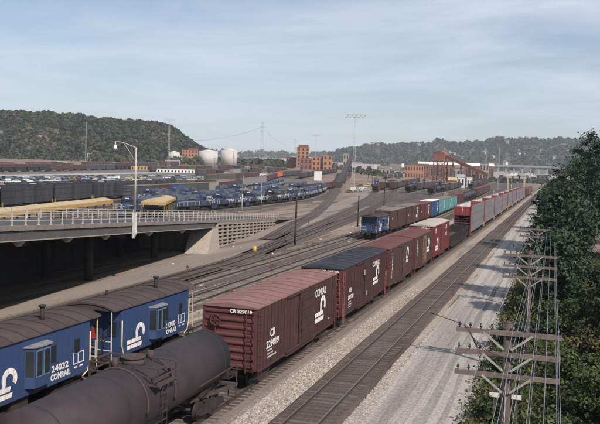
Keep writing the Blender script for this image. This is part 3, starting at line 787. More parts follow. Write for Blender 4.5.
YB = 54.7 + 7.75
B = boxcar(side=M_OXA, roof=M_RFB, end=M_OXE, zt=4.5, dy=.4, rung=M_RUNG, roof_style='flat', ribs=16)
tag(B, 'red oxide boxcar with a black tarred roof and white wheel emblem', 'boxcar'); B.location = (X_TRAIN, YB, 0)
text(B, 'CR', .5, '+x', (XF, 56.9 - YB, 2.5), M_WHITE)
text(B, '283760', .42, '+x', (XF, 56.6 - YB, 2.0), M_WHITE, width=1.6)
for k in range(3): text(B, ('CAPY 140000', 'LD LMT 143100', 'LT WT 76900')[k], .13, '+x', (XF, 56.7 - YB, 1.75 - k * .19), M_WHITE, 0.0)
text(B, 'CONRAIL', .6, '+x', (XF, 64.6 - YB, 3.55), M_WHITE, width=2.7)
logo(B, XF, 66.6 - YB, 2.95, .95, M_WHITE)
text(B, 'CR 283760', .24, '-y', (.0, -7.75 - .07, 4.2), M_WHITE, width=1.3)
pl = MB(); pl.box(XF + .08, XF + .1, 61.1 - YB, 61.6 - YB, 3.3, 3.7); pl.box(XF + .08, XF + .1, 62.0 - YB, 62.3 - YB, 1.6, 1.9); pl.build('placard_board', mat('grey placard', (0.3, 0.26, 0.25)), B)

def vtext(root, s, y, z, size, step):
    for k, ch in enumerate(s): text(root, ch, size, '+x', (XF, y, z - k * step), M_WHITE)
YC = 71.4 + 6.4
Cc = boxcar(L=12.8, side=M_BRN, roof=M_RFC, end=M_OXE, zt=4.45, dw=2.4, dy=1.2, ribs=12)
tag(Cc, 'brown forty foot boxcar with a maroon roof and stacked white letters', 'boxcar'); Cc.location = (X_TRAIN, YC, 0)
vtext(Cc, 'CONRAIL', 73.0 - YC, 3.75, .42, .36)
logo(Cc, XF, 81.0 - YC, 3.3, 1.0, M_WHITE)
text(Cc, 'CR 166401', .2, '-y', (.1, -6.4 - .07, 4.14), M_WHITE)
YE = 85.2 + 6.4
Ec = boxcar(L=12.8, side=M_BRN, roof=M_RFC, end=M_OXE, zt=4.45, dw=2.4, dy=.8, door=M_TAND, ribs=12)
tag(Ec, 'brown boxcar with a tan door between maroon roofed and bright red cars', 'boxcar'); Ec.location = (X_TRAIN, YE, 0)
vtext(Ec, 'CONRAIL', 87.0 - YE, 3.75, .42, .36)
logo(Ec, XF, 95.4 - YE, 3.1, 1.0, M_WHITE)
text(Ec, 'CR 166422', .2, '-y', (.1, -6.4 - .07, 4.14), M_WHITE)
YD = 99.1 + 7.75
Dc = boxcar(side=M_RED, roof=M_GALV, end=M_RED, zt=4.85, dy=.3)
tag(Dc, 'bright red boxcar with a pale galvanised roof', 'boxcar'); Dc.location = (X_TRAIN, YD, 0)
text(Dc, 'CR', .8, '+x', (XF, 100.6 - YD, 3.9), M_WHITE); text(Dc, '220', .8, '+x', (XF, 110.4 - YD, 3.9), M_WHITE); text(Dc, '4018', .7, '+x', (XF, 110.4 - YD, 2.9), M_WHITE)
logo(Dc, XF, 102.9 - YD, 2.6, 1.0, M_WHITE)
text(Dc, 'CR 220401', .24, '-y', (.0, -7.75 - .07, 4.5), M_WHITE)

# ---- empty flat car, dark
def flatcar(M_deck, L=26.4):
    r = link('gondola', None); h = L / 2; b = MB(); b.box(-1.45, 1.45, -h, h, 1.0, 1.09); b.build('frame', M_BLACK, r)
    n = 20; p = MB(); w = L / n; p.box(-1.42, 1.42, -w / 2 + .02, w / 2 - .02, 1.095, 1.15); p0 = None
    for k in range(n):
        y = -h + (k + .5) * w
        if p0 is None: p0 = p.build('deck_plank', M_deck, r); p0.location = (0, y, 0)
        else: same(p0, 'deck_plank', r, (0, y, 0))
    for sx in (-1, 1):
        s = MB(); s.prism([(-h, .999), (-h + 2, .75), (-h + 4, .55), (h - 4, .55), (h - 2, .75), (h, .999)], 'x', sx * 1.40 - .05, sx * 1.40 + .05); s.build('side_sill', M_BLACK, r)
        gs = MB(); xg, xh = (1.38, 1.43) if sx > 0 else (-1.43, -1.38); gw = L / 14; gs.box(xg, xh, -gw / 2 + .02, gw / 2 - .02, 1.16, 2.35); gs.box(xg - .03, xh + .03, -.05, .05, 1.161, 2.34); g0_ = None
        for k in range(14):
            y = -h + (k + .5) * gw
            if g0_ is None: g0_ = gs.build('side_panel', M_BLACK, r); g0_.location = (0, y, 0)
            else: same(g0_, 'side_panel', r, (0, y, 0))
        st = MB()
        for k in range(13):
            y = -h + 1 + k * (L - 2) / 12; st.bar((sx * 1.5, y, .8), (sx * 1.5, y, 2.3 + .2 * (k % 3 == 0)), .06, .06)
        st.build('stake', M_BLACK, r)
    for s in (-1, 1):
        b = MB(); b.box(-1.35, 1.35, s * (h - .35) - .1, s * (h - .35) + .1, 1.1, 2.0 if s < 0 else 2.5); b.build('bulkhead', M_BLACK, r)
        make_coupler(r, s * (h - .1), s); make_truck(r, s * (h - 2.6))
    return r
M_PLANK = mat('dark deck planks', (0.07, 0.055, 0.05), rnd=0.35, var=0.3)
fl = flatcar(M_PLANK); tag(fl, 'long low black gondola between red boxcar and silver autorack', 'gondola'); fl.location = (X_TRAIN, 115.6 + 13.5, 0)

# ---- open topped autoracks
M_SILV = mat('galvanised rack panel', (0.165, 0.155, 0.17), rough=0.6, var=0.15, scale=1.2, streak=0.35, dirt=(0.15, 0.14, 0.145), rnd=0.07)
M_DARKP = mat('dark slate rack panel', (0.042, 0.042, 0.052), rough=0.6, var=0.3, scale=1.0, streak=0.5, dirt=(0.08, 0.065, 0.055), rnd=0.3)
M_INW = mat('sunlit white rack inside', (0.68, 0.64, 0.63), rough=0.7, var=0.1)  # sunlight on the inner panel faces put into a white colour
M_RREND = mat('red rack end', (0.22, 0.042, 0.04), rough=0.7, var=0.2, scale=1.5, streak=0.35, dirt=(0.12, 0.035, 0.03))
M_DKG = mat('grey rack deck', (0.2, 0.19, 0.185), var=.2)
def autorack(P, IN, E, red=True, L=27.2, zt=5.75):
    r = link('autorack', None); h = L / 2; b = MB(); b.box(-1.3, 1.3, -h, h, .82, 1.0); b.box(-.35, .35, -h + .2, h - .2, .55, .818); b.build('frame', M_BLACK if red else M_BLACK, r)
    for z in (2.55, 4.15):
        d = MB(); d.box(-1.38, 1.38, -h + .3, h - .3, z, z + .1); d.build('deck', M_BLACK if not red else M_DKG, r)
    n = 12; w = (L - .6) / n
    for sx in (1, -1):
        p = MB(); a, e = (1.46, 1.5) if sx > 0 else (-1.5, -1.46)
        ztp = zt - .12 if red else zt - .62
        for z0, z1 in ((.95, 2.5), (2.56, 4.1), (4.16, ztp)): p.box(a, e, -w / 2 + .03, w / 2 - .03, z0, z1)
        p.box(a - .012, e + .012, -.04, .04, .951, ztp - .001)
        p0 = None; q0 = None
        for k in range(n):
            y = -h + .3 + (k + .5) * w
            if p0 is None: p0 = p.build('side_panel', P, r); p0.location = (0, y, 0)
            else: same(p0, 'side_panel', r, (0, y, 0))
        li = MB(); a2, e2 = (1.425, 1.447) if sx > 0 else (-1.447, -1.425); li.box(a2, e2, -h + .32, h - .32, 4.2, zt - .14); li.build('inner_face', IN, r)  # thin sheet added to carry the colour of the inner face
        ps = MB()
        for k in range(n + 1):
            y = -h + .3 + k * w; ps.box(sx * 1.40 - .035, sx * 1.40 + .035, y - .05, y + .05, 1.0, zt)
        ps.build('rack_posts', P, r)
        t = MB(); t.box(sx * 1.455 - .055, sx * 1.455 + .055, -h + .25, h - .25, zt - .1, zt); t.build('top_rail', P, r)
        for s in (-1, 1):
            ld = MB(); x = sx * 1.47; y = s * (h - .1); ld.box(x - .09, x + .09, y - .1, y + .1, .8, zt + .05); ld.build('end_post', E, r)
            ld = MB(); x = sx * 1.56
            for k in (-.2, .2): ld.bar((x, y + k - s * .3, .45), (x, y + k - s * .3, 1.5), .05, .05)
            for k in range(4): ld.bar((x, y - .2 - s * .3, .5 + k * .3), (x, y + .2 - s * .3, .5 + k * .3), .05, .05)
            ld.build('ladder', M_YEL, r)
    for s in (-1, 1):
        e = MB(); y = s * (h - .14)
        if red and s < 0:
            for x0, x1 in ((-1.36, -.03), (.03, 1.36)): e.box(x0, x1, y - .04, y + .04, 4.0, zt - .15)
            for x in (-1.1, -.55, .55, 1.1): e.box(x - .03, x + .03, y + s * .055 - .014, y + s * .055 + .014, 4.05, zt - .2)
        else:
            e.box(-1.36, 1.36, y - .03, y + .03, zt - .5, zt - .3)
        e.build('end_screen', E, r)
        if red:
            e = MB()
            for k in range(6): e.box(-1.33, 1.33, y - .03, y + .03, 1.15 + k * .45, 1.24 + k * .45)
            e.bar((-1.3, y + .05, 1.2), (1.3, y + .05, 3.8), .07, .05); e.bar((1.3, y + .05, 1.2), (-1.3, y + .05, 3.8), .07, .05); e.build('end_gate', mat('dull red gate', (0.10, 0.03, 0.03)), r)
        make_coupler(r, s * (h - .1), s); make_truck(r, s * (h - 2.6))
    return r
for k in range(9):
    y = 144.9 + 13.6 + k * 28.6
    nm = ['first', 'second', 'third', 'fourth', 'fifth', 'sixth', 'seventh', 'eighth', 'ninth'][k]
    place('rack_red', lambda: autorack(M_SILV, M_INW, M_RREND), (X_TRAIN, y, 0), 0,
          'silver sided open autorack with red ends, %s behind the black gondola' % nm, 'autorack', 'silver autoracks beside the main track')

# ---- tank car in the foreground
M_TANK = mat('dusty dark tank paint', (0.033, 0.026, 0.030), rough=0.68, var=0.2, scale=1.4, patch=0.5, patch_col=(0.062, 0.048, 0.05), spec=0.3, streak=0.5, dirt=(0.03, 0.024, 0.026))
M_TANK2 = mat('rusty tank fittings', (0.06, 0.043, 0.042), rough=0.8, var=0.3, scale=5)
def tankcar(M, M2, L=14.0, rr=1.42, zc=2.52, detail=True, pf=True):
    r = link('tank_car', None); h = L / 2
    t = MB(); prof = []
    for k in range(7): a = math.pi / 2 * k / 6; prof.append((-h + .62 * (1 - math.sin(a)), max(.02, rr * math.cos(math.pi / 2 - a))))
    prof += [(q, rr) for q in (-h * .5, -.9)]
    pts = prof + [(-q[0], q[1]) for q in reversed(prof)]
    t.tube([(0, q[0], zc) for q in pts], [q[1] for q in pts], 40 if detail else 14); t.build('tank', M, r)
    if detail:
        for y in (-h + .62, -2.4, -.85, .85, 2.4, h - .62):
            s = MB(); s.tube([(0, y - .035, zc), (0, y + .035, zc)], [rr + .012] * 2, 40, smooth=True); s.build('weld_band', M, r)
        for y in (1.15, -1.15):
            s = MB(); s.tube([((rr + .03) * math.cos(a), y, zc + (rr + .03) * math.sin(a)) for a in np.linspace(-.3, math.pi + .3, 22)], .045, 6); s.build('tank_strap', M2, r)
    d = MB(); d.cyl((0, 0, zc + rr - .1), (0, 0, zc + rr + .2), .46, n=18); d.cyl((0, 0, zc + rr + .201), (0, 0, zc + rr + .27), .5, n=18)
    d.cyl((.25, .95, zc + rr - .1), (.25, .95, zc + rr + .3), .14, n=10); d.cyl((-.3, -.9, zc + rr - .1), (-.3, -.9, zc + rr + .35), .12, n=10); d.build('manway', M2, r)
    if pf:
        z = zc + rr - .66
        for x0, x1 in ((1.12, 1.62), (-1.62, -1.12)):
            p = MB(); n = 5
            for k in range(n):
                a = x0 + (x1 - x0) * k / n; p.box(a + .01, a + (x1 - x0) / n - .02, -.8, .8, z, z + .05)
            for y in (-.7, 0, .7): p.box(x0, x1, y - .04, y + .04, z - .06, z - .002); p.bar(((x1 if x0 > 0 else x0), y, z - .03), ((.95 if x0 > 0 else -.95) * rr, y, zc + .55), .05, .05)
            p.build('platform', M2, r)
        for x in (-1.53, 1.53):
            g = MB(); sg = 1 if x > 0 else -1
            for y in (-.77, .77): g.bar((x, y, z + .05), (x, y, z + .74), .06, .06)
            for q in (.36, .72): g.bar((x, -.77, z + q), (x, .77, z + q), .055, .055)
            for y in (-.77, .77):
                for q in (.36, .72): g.bar((sg * 1.53, y, z + q), (sg * .45, y, z + q), .055, .055)
                g.bar((sg * .45, y, z - .05), (sg * .45, y, z + .74), .06, .06)
            g.build('railing', M2, r)
        for s in (1, -1):
            l = MB()
            for k in (-.2, .2): l.tube([(s * (rr + .12), k, .75), (s * (rr + .14), k, zc + .4), (s * 1.5, k, z)], .022, 5)
            for k in range(7): l.bar((s * (rr + .13), -.2, .8 + k * .36), (s * (rr + .13), .2, .8 + k * .36), .03, .03)
            l.build('ladder', M2, r)
    for s in (-1, 1):
        u = MB(); u.box(-.33, .33, min(s * (h - 2.6), s * (h + .72)), max(s * (h - 2.6), s * (h + .72)), .72, 1.0)
        u.box(-1.42, 1.42, s * (h + .55) - .16, s * (h + .55) + .16, .95, 1.06)
        for sx in (-1, 1): u.bar((sx * .4, s * (h - 2.6), .9), (sx * 1.32, s * (h + .45), .98), .2, .14)
        u.prism([(-1.1, zc - .95), (-.85, 1.0), (.85, 1.0), (1.1, zc - .95), (.5, zc - 1.3), (-.5, zc - 1.3)], 'y', s * (h - 1.9) - .25, s * (h - 1.9) + .25)
        u.build('underframe', M2 if detail else M_BLACK, r)
    for s in (-1, 1):
        e = MB(); y = s * (h + .66)
        for sx in (-1, 1):
            e.bar((sx * 1.38, y, 1.06), (sx * 1.38, y, 2.0), .045, .045); e.bar((sx * 1.4, y - s * .1, .35), (sx * 1.4, y - s * .1, 1.0), .05, .05); e.bar((sx * 1.0, y - s * .1, .35), (sx * 1.0, y - s * .1, 1.0), .05, .05); e.bar((sx * 1.0, y - s * .1, .37), (sx * 1.4, y - s * .1, .37), .05, .05)
            e.bar((sx * 1.38, y, 2.0), (sx * 1.38, s * (h - 3.5), 1.95), .045, .045)
        e.bar((-1.38, y, 2.0), (1.38, y, 2.0), .045, .045); e.bar((-1.38, y, 1.55), (1.38, y, 1.55), .04, .04)
        e.build('grab_rail', M2, r)
    for s in (-1, 1):
        make_coupler(r, s * (h + .6), s); make_truck(r, s * (h - 1.5))
    return r
tk = tankcar(M_TANK, M_TANK2, rr=1.31, zc=2.36); tag(tk, 'dark tank car with a railed top platform in front of the boxcars', 'tank car'); tk.location = (X_TRAIN, 27.9, 0)

# ---- bay window cabooses
M_CAB = mat('caboose blue', (0.028, 0.054, 0.13), rough=0.6, var=0.18, scale=1.0, streak=0.6, dirt=(0.03, 0.045, 0.1))
M_CABR = mat('brown caboose roof', (0.052, 0.039, 0.037), rough=0.9, var=0.25, scale=1.3, patch=0.45, patch_col=(0.085, 0.065, 0.06), rnd=0.15)
M_CABD = mat('caboose dark trim', (0.02, 0.022, 0.03))
M_CREAM = mat('cream grab iron', (0.55, 0.47, 0.36), rough=0.6)
M_FRAMEB = mat('blue grey window frame', (0.12, 0.17, 0.26), rough=0.5)
def caboose(body=M_CAB, roofm=M_CABR, detail=True):
    r = link('caboose', None); h = 4.15; hw = 1.5; zb, zt = 1.12, 3.72
    b = MB(); b.box(-hw, hw, -h, h, zb, zt); b.build('body', body, r)
    n = 9; w = 2 * h / n
    for sx in (1, -1):
        p = MB(); a, e = (hw, hw + .012) if sx > 0 else (-hw - .012, -hw); p.box(a, e, -w / 2 + .012, w / 2 - .012, zb, zt - .01); p0 = None
        for k in range(n):
            y = -h + (k + .5) * w
            if p0 is None: p0 = p.build('side_panel', body, r); p0.location = (0, y, 0)
            else: same(p0, 'side_panel', r, (0, y, 0))
    # arched roof over body and platforms
    H = h + .85; n = 10; w = 2 * H / n; arc = [(-hw - .12, zt), (-hw - .1, zt + .06), (-hw * .72, zt + .24), (-hw * .35, zt + .34), (0, zt + .37), (hw * .35, zt + .34), (hw * .72, zt + .24), (hw + .1, zt + .06), (hw + .12, zt)]
    p = MB(); p.prism(arc, 'y', -w / 2 + .025, w / 2 - .025); p0 = None
    for k in range(n):
        y = -H + (k + .5) * w
        if p0 is None: p0 = p.build('roof_panel', roofm, r); p0.location = (0, y, 0)
        else: same(p0, 'roof_panel', r, (0, y, 0))
    s = MB()
    for k in range(n + 1):
        y = -H + k * w; s.prism([(q[0] * 1.006, q[1] + .03) for q in arc[1:-1]] + [(q[0], q[1] - .06) for q in reversed(arc[1:-1])], 'y', y - .03, y + .03)
    s.build('roof_ribs', roofm, r)
    s = MB(); s.cyl((.5, 1.6, zt + .2), (.5, 1.6, zt + .95), .11, n=10); s.cyl((.5, 1.6, zt + .951), (.5, 1.6, zt + 1.05), .19, n=10); s.cyl((-.6, -2.2, zt + .2), (-.6, -2.2, zt + .6), .07, n=8); s.build('smoke_jack', M_BLACK, r)
    for sx in (1, -1):
        # bay window just behind the middle
        y0, y1 = -1.05, .55; o = .42
        bz0, bz1 = 1.95, 3.3
        P = [(sx * hw, y0), (sx * (hw + o), y0 + .22), (sx * (hw + o), y1 - .22), (sx * hw, y1)]
        b = MB(); b.prism(P, 'z', zb + .35, bz1); by = b.build('bay', body, r)
        b = MB(); b.prism([(sx * (hw - .01), y0 - .06), (sx * (hw + o + .07), y0 + .18), (sx * (hw + o + .07), y1 - .18), (sx * (hw - .01), y1 + .06)], 'z', bz1 + .002, bz1 + .08); b.build('bay_roof', mat('pale bay hood', (0.22, 0.22, 0.235), rough=.7, streak=.3), r)
        for (yc, hw_) in ((-.52, .23), (.02, .23)):
            f = MB(); x = sx * (hw + o)
            f.box(min(x, x + sx * .03), max(x, x + sx * .03), yc - hw_, yc + hw_, bz0, bz1 - .12); fr = f.build('window_frame', M_FRAMEB, r)
            g = MB(); g.box(min(x + sx * .028, x + sx * .036), max(x + sx * .028, x + sx * .036), yc - hw_ + .05, yc + hw_ - .05, bz0 + .06, bz1 - .18); g.build('pane', M_GLASS, fr)
        for (ya, yb2, xa, xb2) in ((y0, y0 + .22, hw, hw + o), (y1, y1 - .22, hw, hw + o)):
            g = MB(); p0_, p1_ = Vector((sx * (xa + .06), ya + (yb2 - ya) * .16, 0)), Vector((sx * (xb2 - .05), yb2 - (yb2 - ya) * .12, 0)); nrm = Vector((sx * abs(yb2 - ya), -(1 if yb2 > ya else -1) * o, 0)).normalized() * .012
            g.add([(p0_.x, p0_.y, bz0 + .05), (p1_.x, p1_.y, bz0 + .05), (p1_.x, p1_.y, bz1 - .15), (p0_.x, p0_.y, bz1 - .15)] + [(q.x + nrm.x, q.y + nrm.y, z) for q, z in ((p0_, bz0 + .05), (p1_, bz0 + .05), (p1_, bz1 - .15), (p0_, bz1 - .15))],
                  [(0, 1, 2, 3), (4, 7, 6, 5), (0, 4, 5, 1), (1, 5, 6, 2), (2, 6, 7, 3), (3, 7, 4, 0)]); g.build('side_pane', M_GLASS, r)
        for yc, w2, z0, z1 in ((1.05, .2, 2.25, 2.95), (3.0, .17, 2.3, 2.9)) if sx > 0 else ((-2.2, .2, 2.25, 2.95),):
            x = sx * (hw + .012); f = MB(); f.box(min(x, x + sx * .03), max(x, x + sx * .03), yc - w2 - .05, yc + w2 + .05, z0 - .05, z1 + .05); fr = f.build('window_frame', M_CABD, r)
            g = MB(); g.box(min(x + sx * .028, x + sx * .036), max(x + sx * .028, x + sx * .036), yc - w2, yc + w2, z0, z1); g.build('pane', M_GLASS, fr)
    for s in (-1, 1):
        f = MB(); f.box(-hw, hw, min(s * h, s * (h + .85)), max(s * h, s * (h + .85)), 1.0, 1.1); f.build('platform', M_BLACK, r)
        y = s * (h + .012)
        d = MB(); d.box(-.38, .38, min(y, y + s * .04), max(y, y + s * .04), zb + .02, zb + 2.0); dd = d.build('door', body, r)
        g = MB(); g.box(-.22, .22, min(y + s * .04, y + s * .047), max(y + s * .04, y + s * .047), zb + 1.15, zb + 1.8); g.build('pane', M_GLASS, dd)
        for x in (-.98, .98):
            g = MB(); g.box(x - .25, x + .25, min(y, y + s * .03), max(y, y + s * .03), 2.2, 3.0); g.build('end_window', M_GLASS, r)
        yr = s * (h + .8); g = MB()
        for x in (-1.42, -.45, .45, 1.42): g.bar((x, yr, 1.1), (x, yr, 2.1 if abs(x) < 1 else zt), .045, .045)
        for z in (1.6, 2.08): g.bar((-1.42, yr, z), (-.45, yr, z), .04, .04); g.bar((.45, yr, z), (1.42, yr, z), .04, .04)
        g.build('end_railing', M_CREAM if s > 0 else mat('white end railing', (0.5, 0.5, 0.52)), r)
        w = MB(); pts = [(.9 + .26 * math.cos(a), yr + s * .06, 2.3 + .26 * math.sin(a)) for a in np.linspace(0, 2 * math.pi, 13)]; w.tube(pts, .025, 5); w.bar((.64, yr + s * .06, 2.3), (1.16, yr + s * .06, 2.3), .03, .03); w.bar((.9, yr + s * .06, 1.1), (.9, yr + s * .06, 2.3), .04, .04); w.build('brake_wheel', M_BLACK, r)
        for sx in (-1, 1):
            st = MB()
            for k in range(3): st.box(sx * (hw - .16) - .16, sx * (hw - .16) + .16, min(s * (h + .08), s * (h + .75)), max(s * (h + .08), s * (h + .75)), .38 + k * .26, .42 + k * .26)
            st.bar((sx * hw, s * (h + .1), .4), (sx * hw, s * (h + .1), 1.1), .04, .04); st.bar((sx * hw, s * (h + .75), .4), (sx * hw, s * (h + .75), 1.1), .04, .04); st.build('steps', M_BLACK, r)
            gi = MB(); x = sx * (hw + .06); gi.tube([(x, s * (h - .05), 3.1), (x, s * (h - .05), 1.7), (x, s * (h - .25), 1.15), (x, s * (h - .7), .98)], .035, 6); gi.build('grab_iron', M_CREAM, r)
        make_coupler(r, s * (h + .6), s); make_truck(r, s * 3.0)
    u = MB(); u.box(-.35, .35, -h - .8, h + .8, .7, 1.0); u.box(-1.2, -.5, -.8, 1.0, .45, 1.1); u.box(.6, 1.25, -1.6, -.4, .5, 1.1); u.build('underframe', M_BLACK, r)
    return r
def cab_text(c, number, h=.4):
    x = 1.5 + .018
    text(c, number, .43, '+x', (x, .95, 1.72), M_WHITE, .01, width=1.35); text(c, 'CONRAIL', .40, '+x', (x, .88, 1.33), M_WHITE, .012, width=1.6)
    pn = MB()
    for y0, y1, z0, z1 in ((2.72, 3.62, 2.22, 2.26), (2.72, 3.62, 1.7, 1.74), (2.72, 2.76, 1.741, 2.219), (3.58, 3.62, 1.741, 2.219), (3.1, 3.14, 1.741, 2.219), (2.8, 3.05, 1.5, 1.58), (3.25, 3.55, 1.5, 1.58)): pn.box(x - .006, x + .004, y0, y1, z0, z1)
    pn.build('data_panel', M_WHITE, c)
    logo(c, x - .004, -2.05, 2.15, .82, M_WHITE)
cb1 = caboose(); cb2 = dup(cb1, (-23.6, 41.65, 0), 0)
cb1.location = (-23.6, 30.35, 0)
cab_text(cb1, '24032'); cab_text(cb2, '21300')
for ch in list(cb2.children):
    pass
tag(cb1, 'blue bay window caboose numbered 24032 nearest the ramp opening', 'caboose'); tag(cb2, 'blue bay window caboose numbered 21300 ahead of the boxcar end', 'caboose')
fgs = MB(); fgs.box(-.2, .2, -.02, .02, 0, .62)
M_FLAG = mat('red flag cloth', (0.35, 0.03, 0.03))
fl1 = MB(); fl1.bar((0, 0, 0), (0, .1, 1.2), .03, .03); flg = fl1.build('flag', M_BLACK); flg.location = (-22.35, 34.95, 2.08); tag(flg, 'small red flag hanging on the caboose end railing', 'flag')
f2 = MB(); f2.add([(0, .1, 1.15), (.12, .1, 1.1), (.22, .12, .55), (.08, .1, .5), (-.02, .08, .6)], [(0, 1, 2, 3, 4)]); f2.add([(0, .115, 1.15), (.12, .115, 1.1), (.22, .135, .55), (.08, .115, .5), (-.02, .095, .6)], [(4, 3, 2, 1, 0)]); f2.build('cloth', M_FLAG, flg)

# ------------------------------------------------------------------ train beside it, led by a blue caboose
M_BLUE = mat('boxcar blue', (0.035, 0.075, 0.19), rough=0.6, var=0.15, streak=0.3, dirt=(0.04, 0.05, 0.09))
M_TEAL = mat('teal green side', (0.10, 0.27, 0.27), rough=0.65, var=0.15, streak=0.35, dirt=(0.10, 0.16, 0.15))
M_GREY = mat('grey boxcar side', (0.24, 0.235, 0.235), rough=0.7, var=0.15, streak=0.35, dirt=(0.13, 0.12, 0.12))
M_TANS = mat('tan boxcar side', (0.29, 0.25, 0.21), rough=0.7, var=0.15, streak=0.35, dirt=(0.16, 0.13, 0.11))
M_DGRY = mat('charcoal boxcar side', (0.06, 0.06, 0.068), rough=0.7, var=0.2, streak=0.35)
M_ORNG = mat('orange boxcar side', (0.55, 0.155, 0.045), rough=0.65, var=0.12, streak=0.25, dirt=(0.3, 0.1, 0.05))
M_OLIV = mat('olive boxcar side', (0.085, 0.08, 0.055), rough=0.75, var=0.2, streak=0.35)
M_RFG = mat('grey brown roof', (0.17, 0.145, 0.13), rough=0.8, var=0.2, rnd=0.1, patch=0.3, patch_col=(0.1, 0.08, 0.07))
M_RFW = mat('white roof', (0.6, 0.58, 0.55), rough=0.6, var=0.08, rnd=0.05)

def on(T, s):
    x, y, h = T[0](s); return (x, y, terrain(x, y)), h
cab3 = place('cab', lambda: None, (0, 0, 0), 0, '', '') if 0 else dup(cb1, (0, 0, 0), 0)
for ch in list(cab3.children):
    if ch.name.split('.')[0] in ('lettering',): bpy.data.objects.remove(ch)
loc, h = on(T_B, 131.0 + 4.5 - 10); cab3.location = loc; cab3.rotation_euler = (0, 0, h)
tag(cab3, 'blue caboose at the tail of the train beside the red boxcars', 'caboose')

seqB = [('brown boxcar with a grey brown roof next after the lone blue caboose', M_BRN, M_RFG, 0), ('brown boxcar with a white emblem, second after the lone blue caboose', M_BRN, M_RFG, 1),
        ('dull red boxcar in the train behind the lone blue caboose', M_OXE, M_RFC, 1), ('blue boxcar coupled between dull red and teal cars', M_BLUE, M_RFW, 1),
        ('teal boxcar coupled right behind the blue boxcar', M_TEAL, M_RFG, 1), ('second of the teal boxcars behind the blue boxcar', M_TEAL, M_RFG, 1), ('last of the teal boxcars behind the blue boxcar', M_TEAL, M_RFC, 0),
        ('dull red boxcar following the teal boxcars', M_OXE, M_RFC, 0), ('brown boxcar just ahead of the black tank cars', M_BRN, M_RFC, 0)]
s = 131.0 + 9.4 - 10 + 8.3
s_start = 131.0 + 4.5 - 10 + 5.6
s = s_start
for k, (lab, c, rf, em) in enumerate(seqB):
    loc, h = on(T_B, s + 8.4)
    key = ('bx', c.name, rf.name, em)
    def mk():
        r = boxcar(side=c, roof=rf, end=c, detail=1, zt=4.35 + .15 * (k % 2), dw=2.6, ribs=10)
        if em: logo(r, XF, 4.6, 2.75, .95, M_WHITE); text(r, 'CONRAIL', .55, '+x', (XF, 3.3, 3.5), M_WHITE, width=2.3); text(r, 'CR', .5, '+x', (XF, -6.8, 2.5), M_WHITE)
        else: text(r, 'CR', .6, '+x', (XF, -6.6, 2.6), M_WHITE)
        return r
    r = place(key, mk, loc, h, lab, 'boxcar'); s += 16.8
M_TBLK = mat('black tank paint', (0.025, 0.025, 0.03), rough=0.45, var=0.2)
for k in range(5):
    loc, h = on(T_B, s + 8.2)
    place('tank_blk', lambda: tankcar(M_TBLK, M_BLACK, 13.2, 1.35, 2.45, False, False), loc, h, 'black tank car in the string of tank cars behind the boxcars', 'tank car', 'black tank cars in a string'); s += 16.2
for k in range(9):
    loc, h = on(T_B, s + 8.4); c = (M_BRN, M_OXE, M_DGRY)[k % 3]
    if s > 560: break
    place_flat(('far', c.name), lambda: boxcar(side=c, roof=M_RFC, end=c, detail=0), 'boxcar', loc, h, {M_BRN: 'far brown boxcar beyond the black tank cars', M_OXE: 'far red boxcar beyond the black tank cars', M_DGRY: 'far charcoal boxcar beyond the black tank cars'}[c], 'boxcar', 'far boxcars beyond the tank cars'); s += 16.8
# cars beyond the autoracks
s = 402.5
for k in range(7):
    c = (M_OXE, M_BRN, M_RED, M_OXE, M_GREY, M_BRN, M_OXE)[k]
    place_flat(('far', c.name), lambda: boxcar(side=c, roof=M_RFC, end=c, detail=0), 'boxcar', (X_TRAIN, s + 8.4, terrain(X_TRAIN, s)), 0, {M_OXE: 'dull red boxcar coupled beyond the silver autoracks', M_BRN: 'brown boxcar coupled beyond the silver autoracks', M_RED: 'bright red boxcar coupled beyond the silver autoracks', M_GREY: 'grey boxcar coupled beyond the silver autoracks'}[c], 'boxcar', 'boxcars beyond the silver autoracks'); s += 16.8

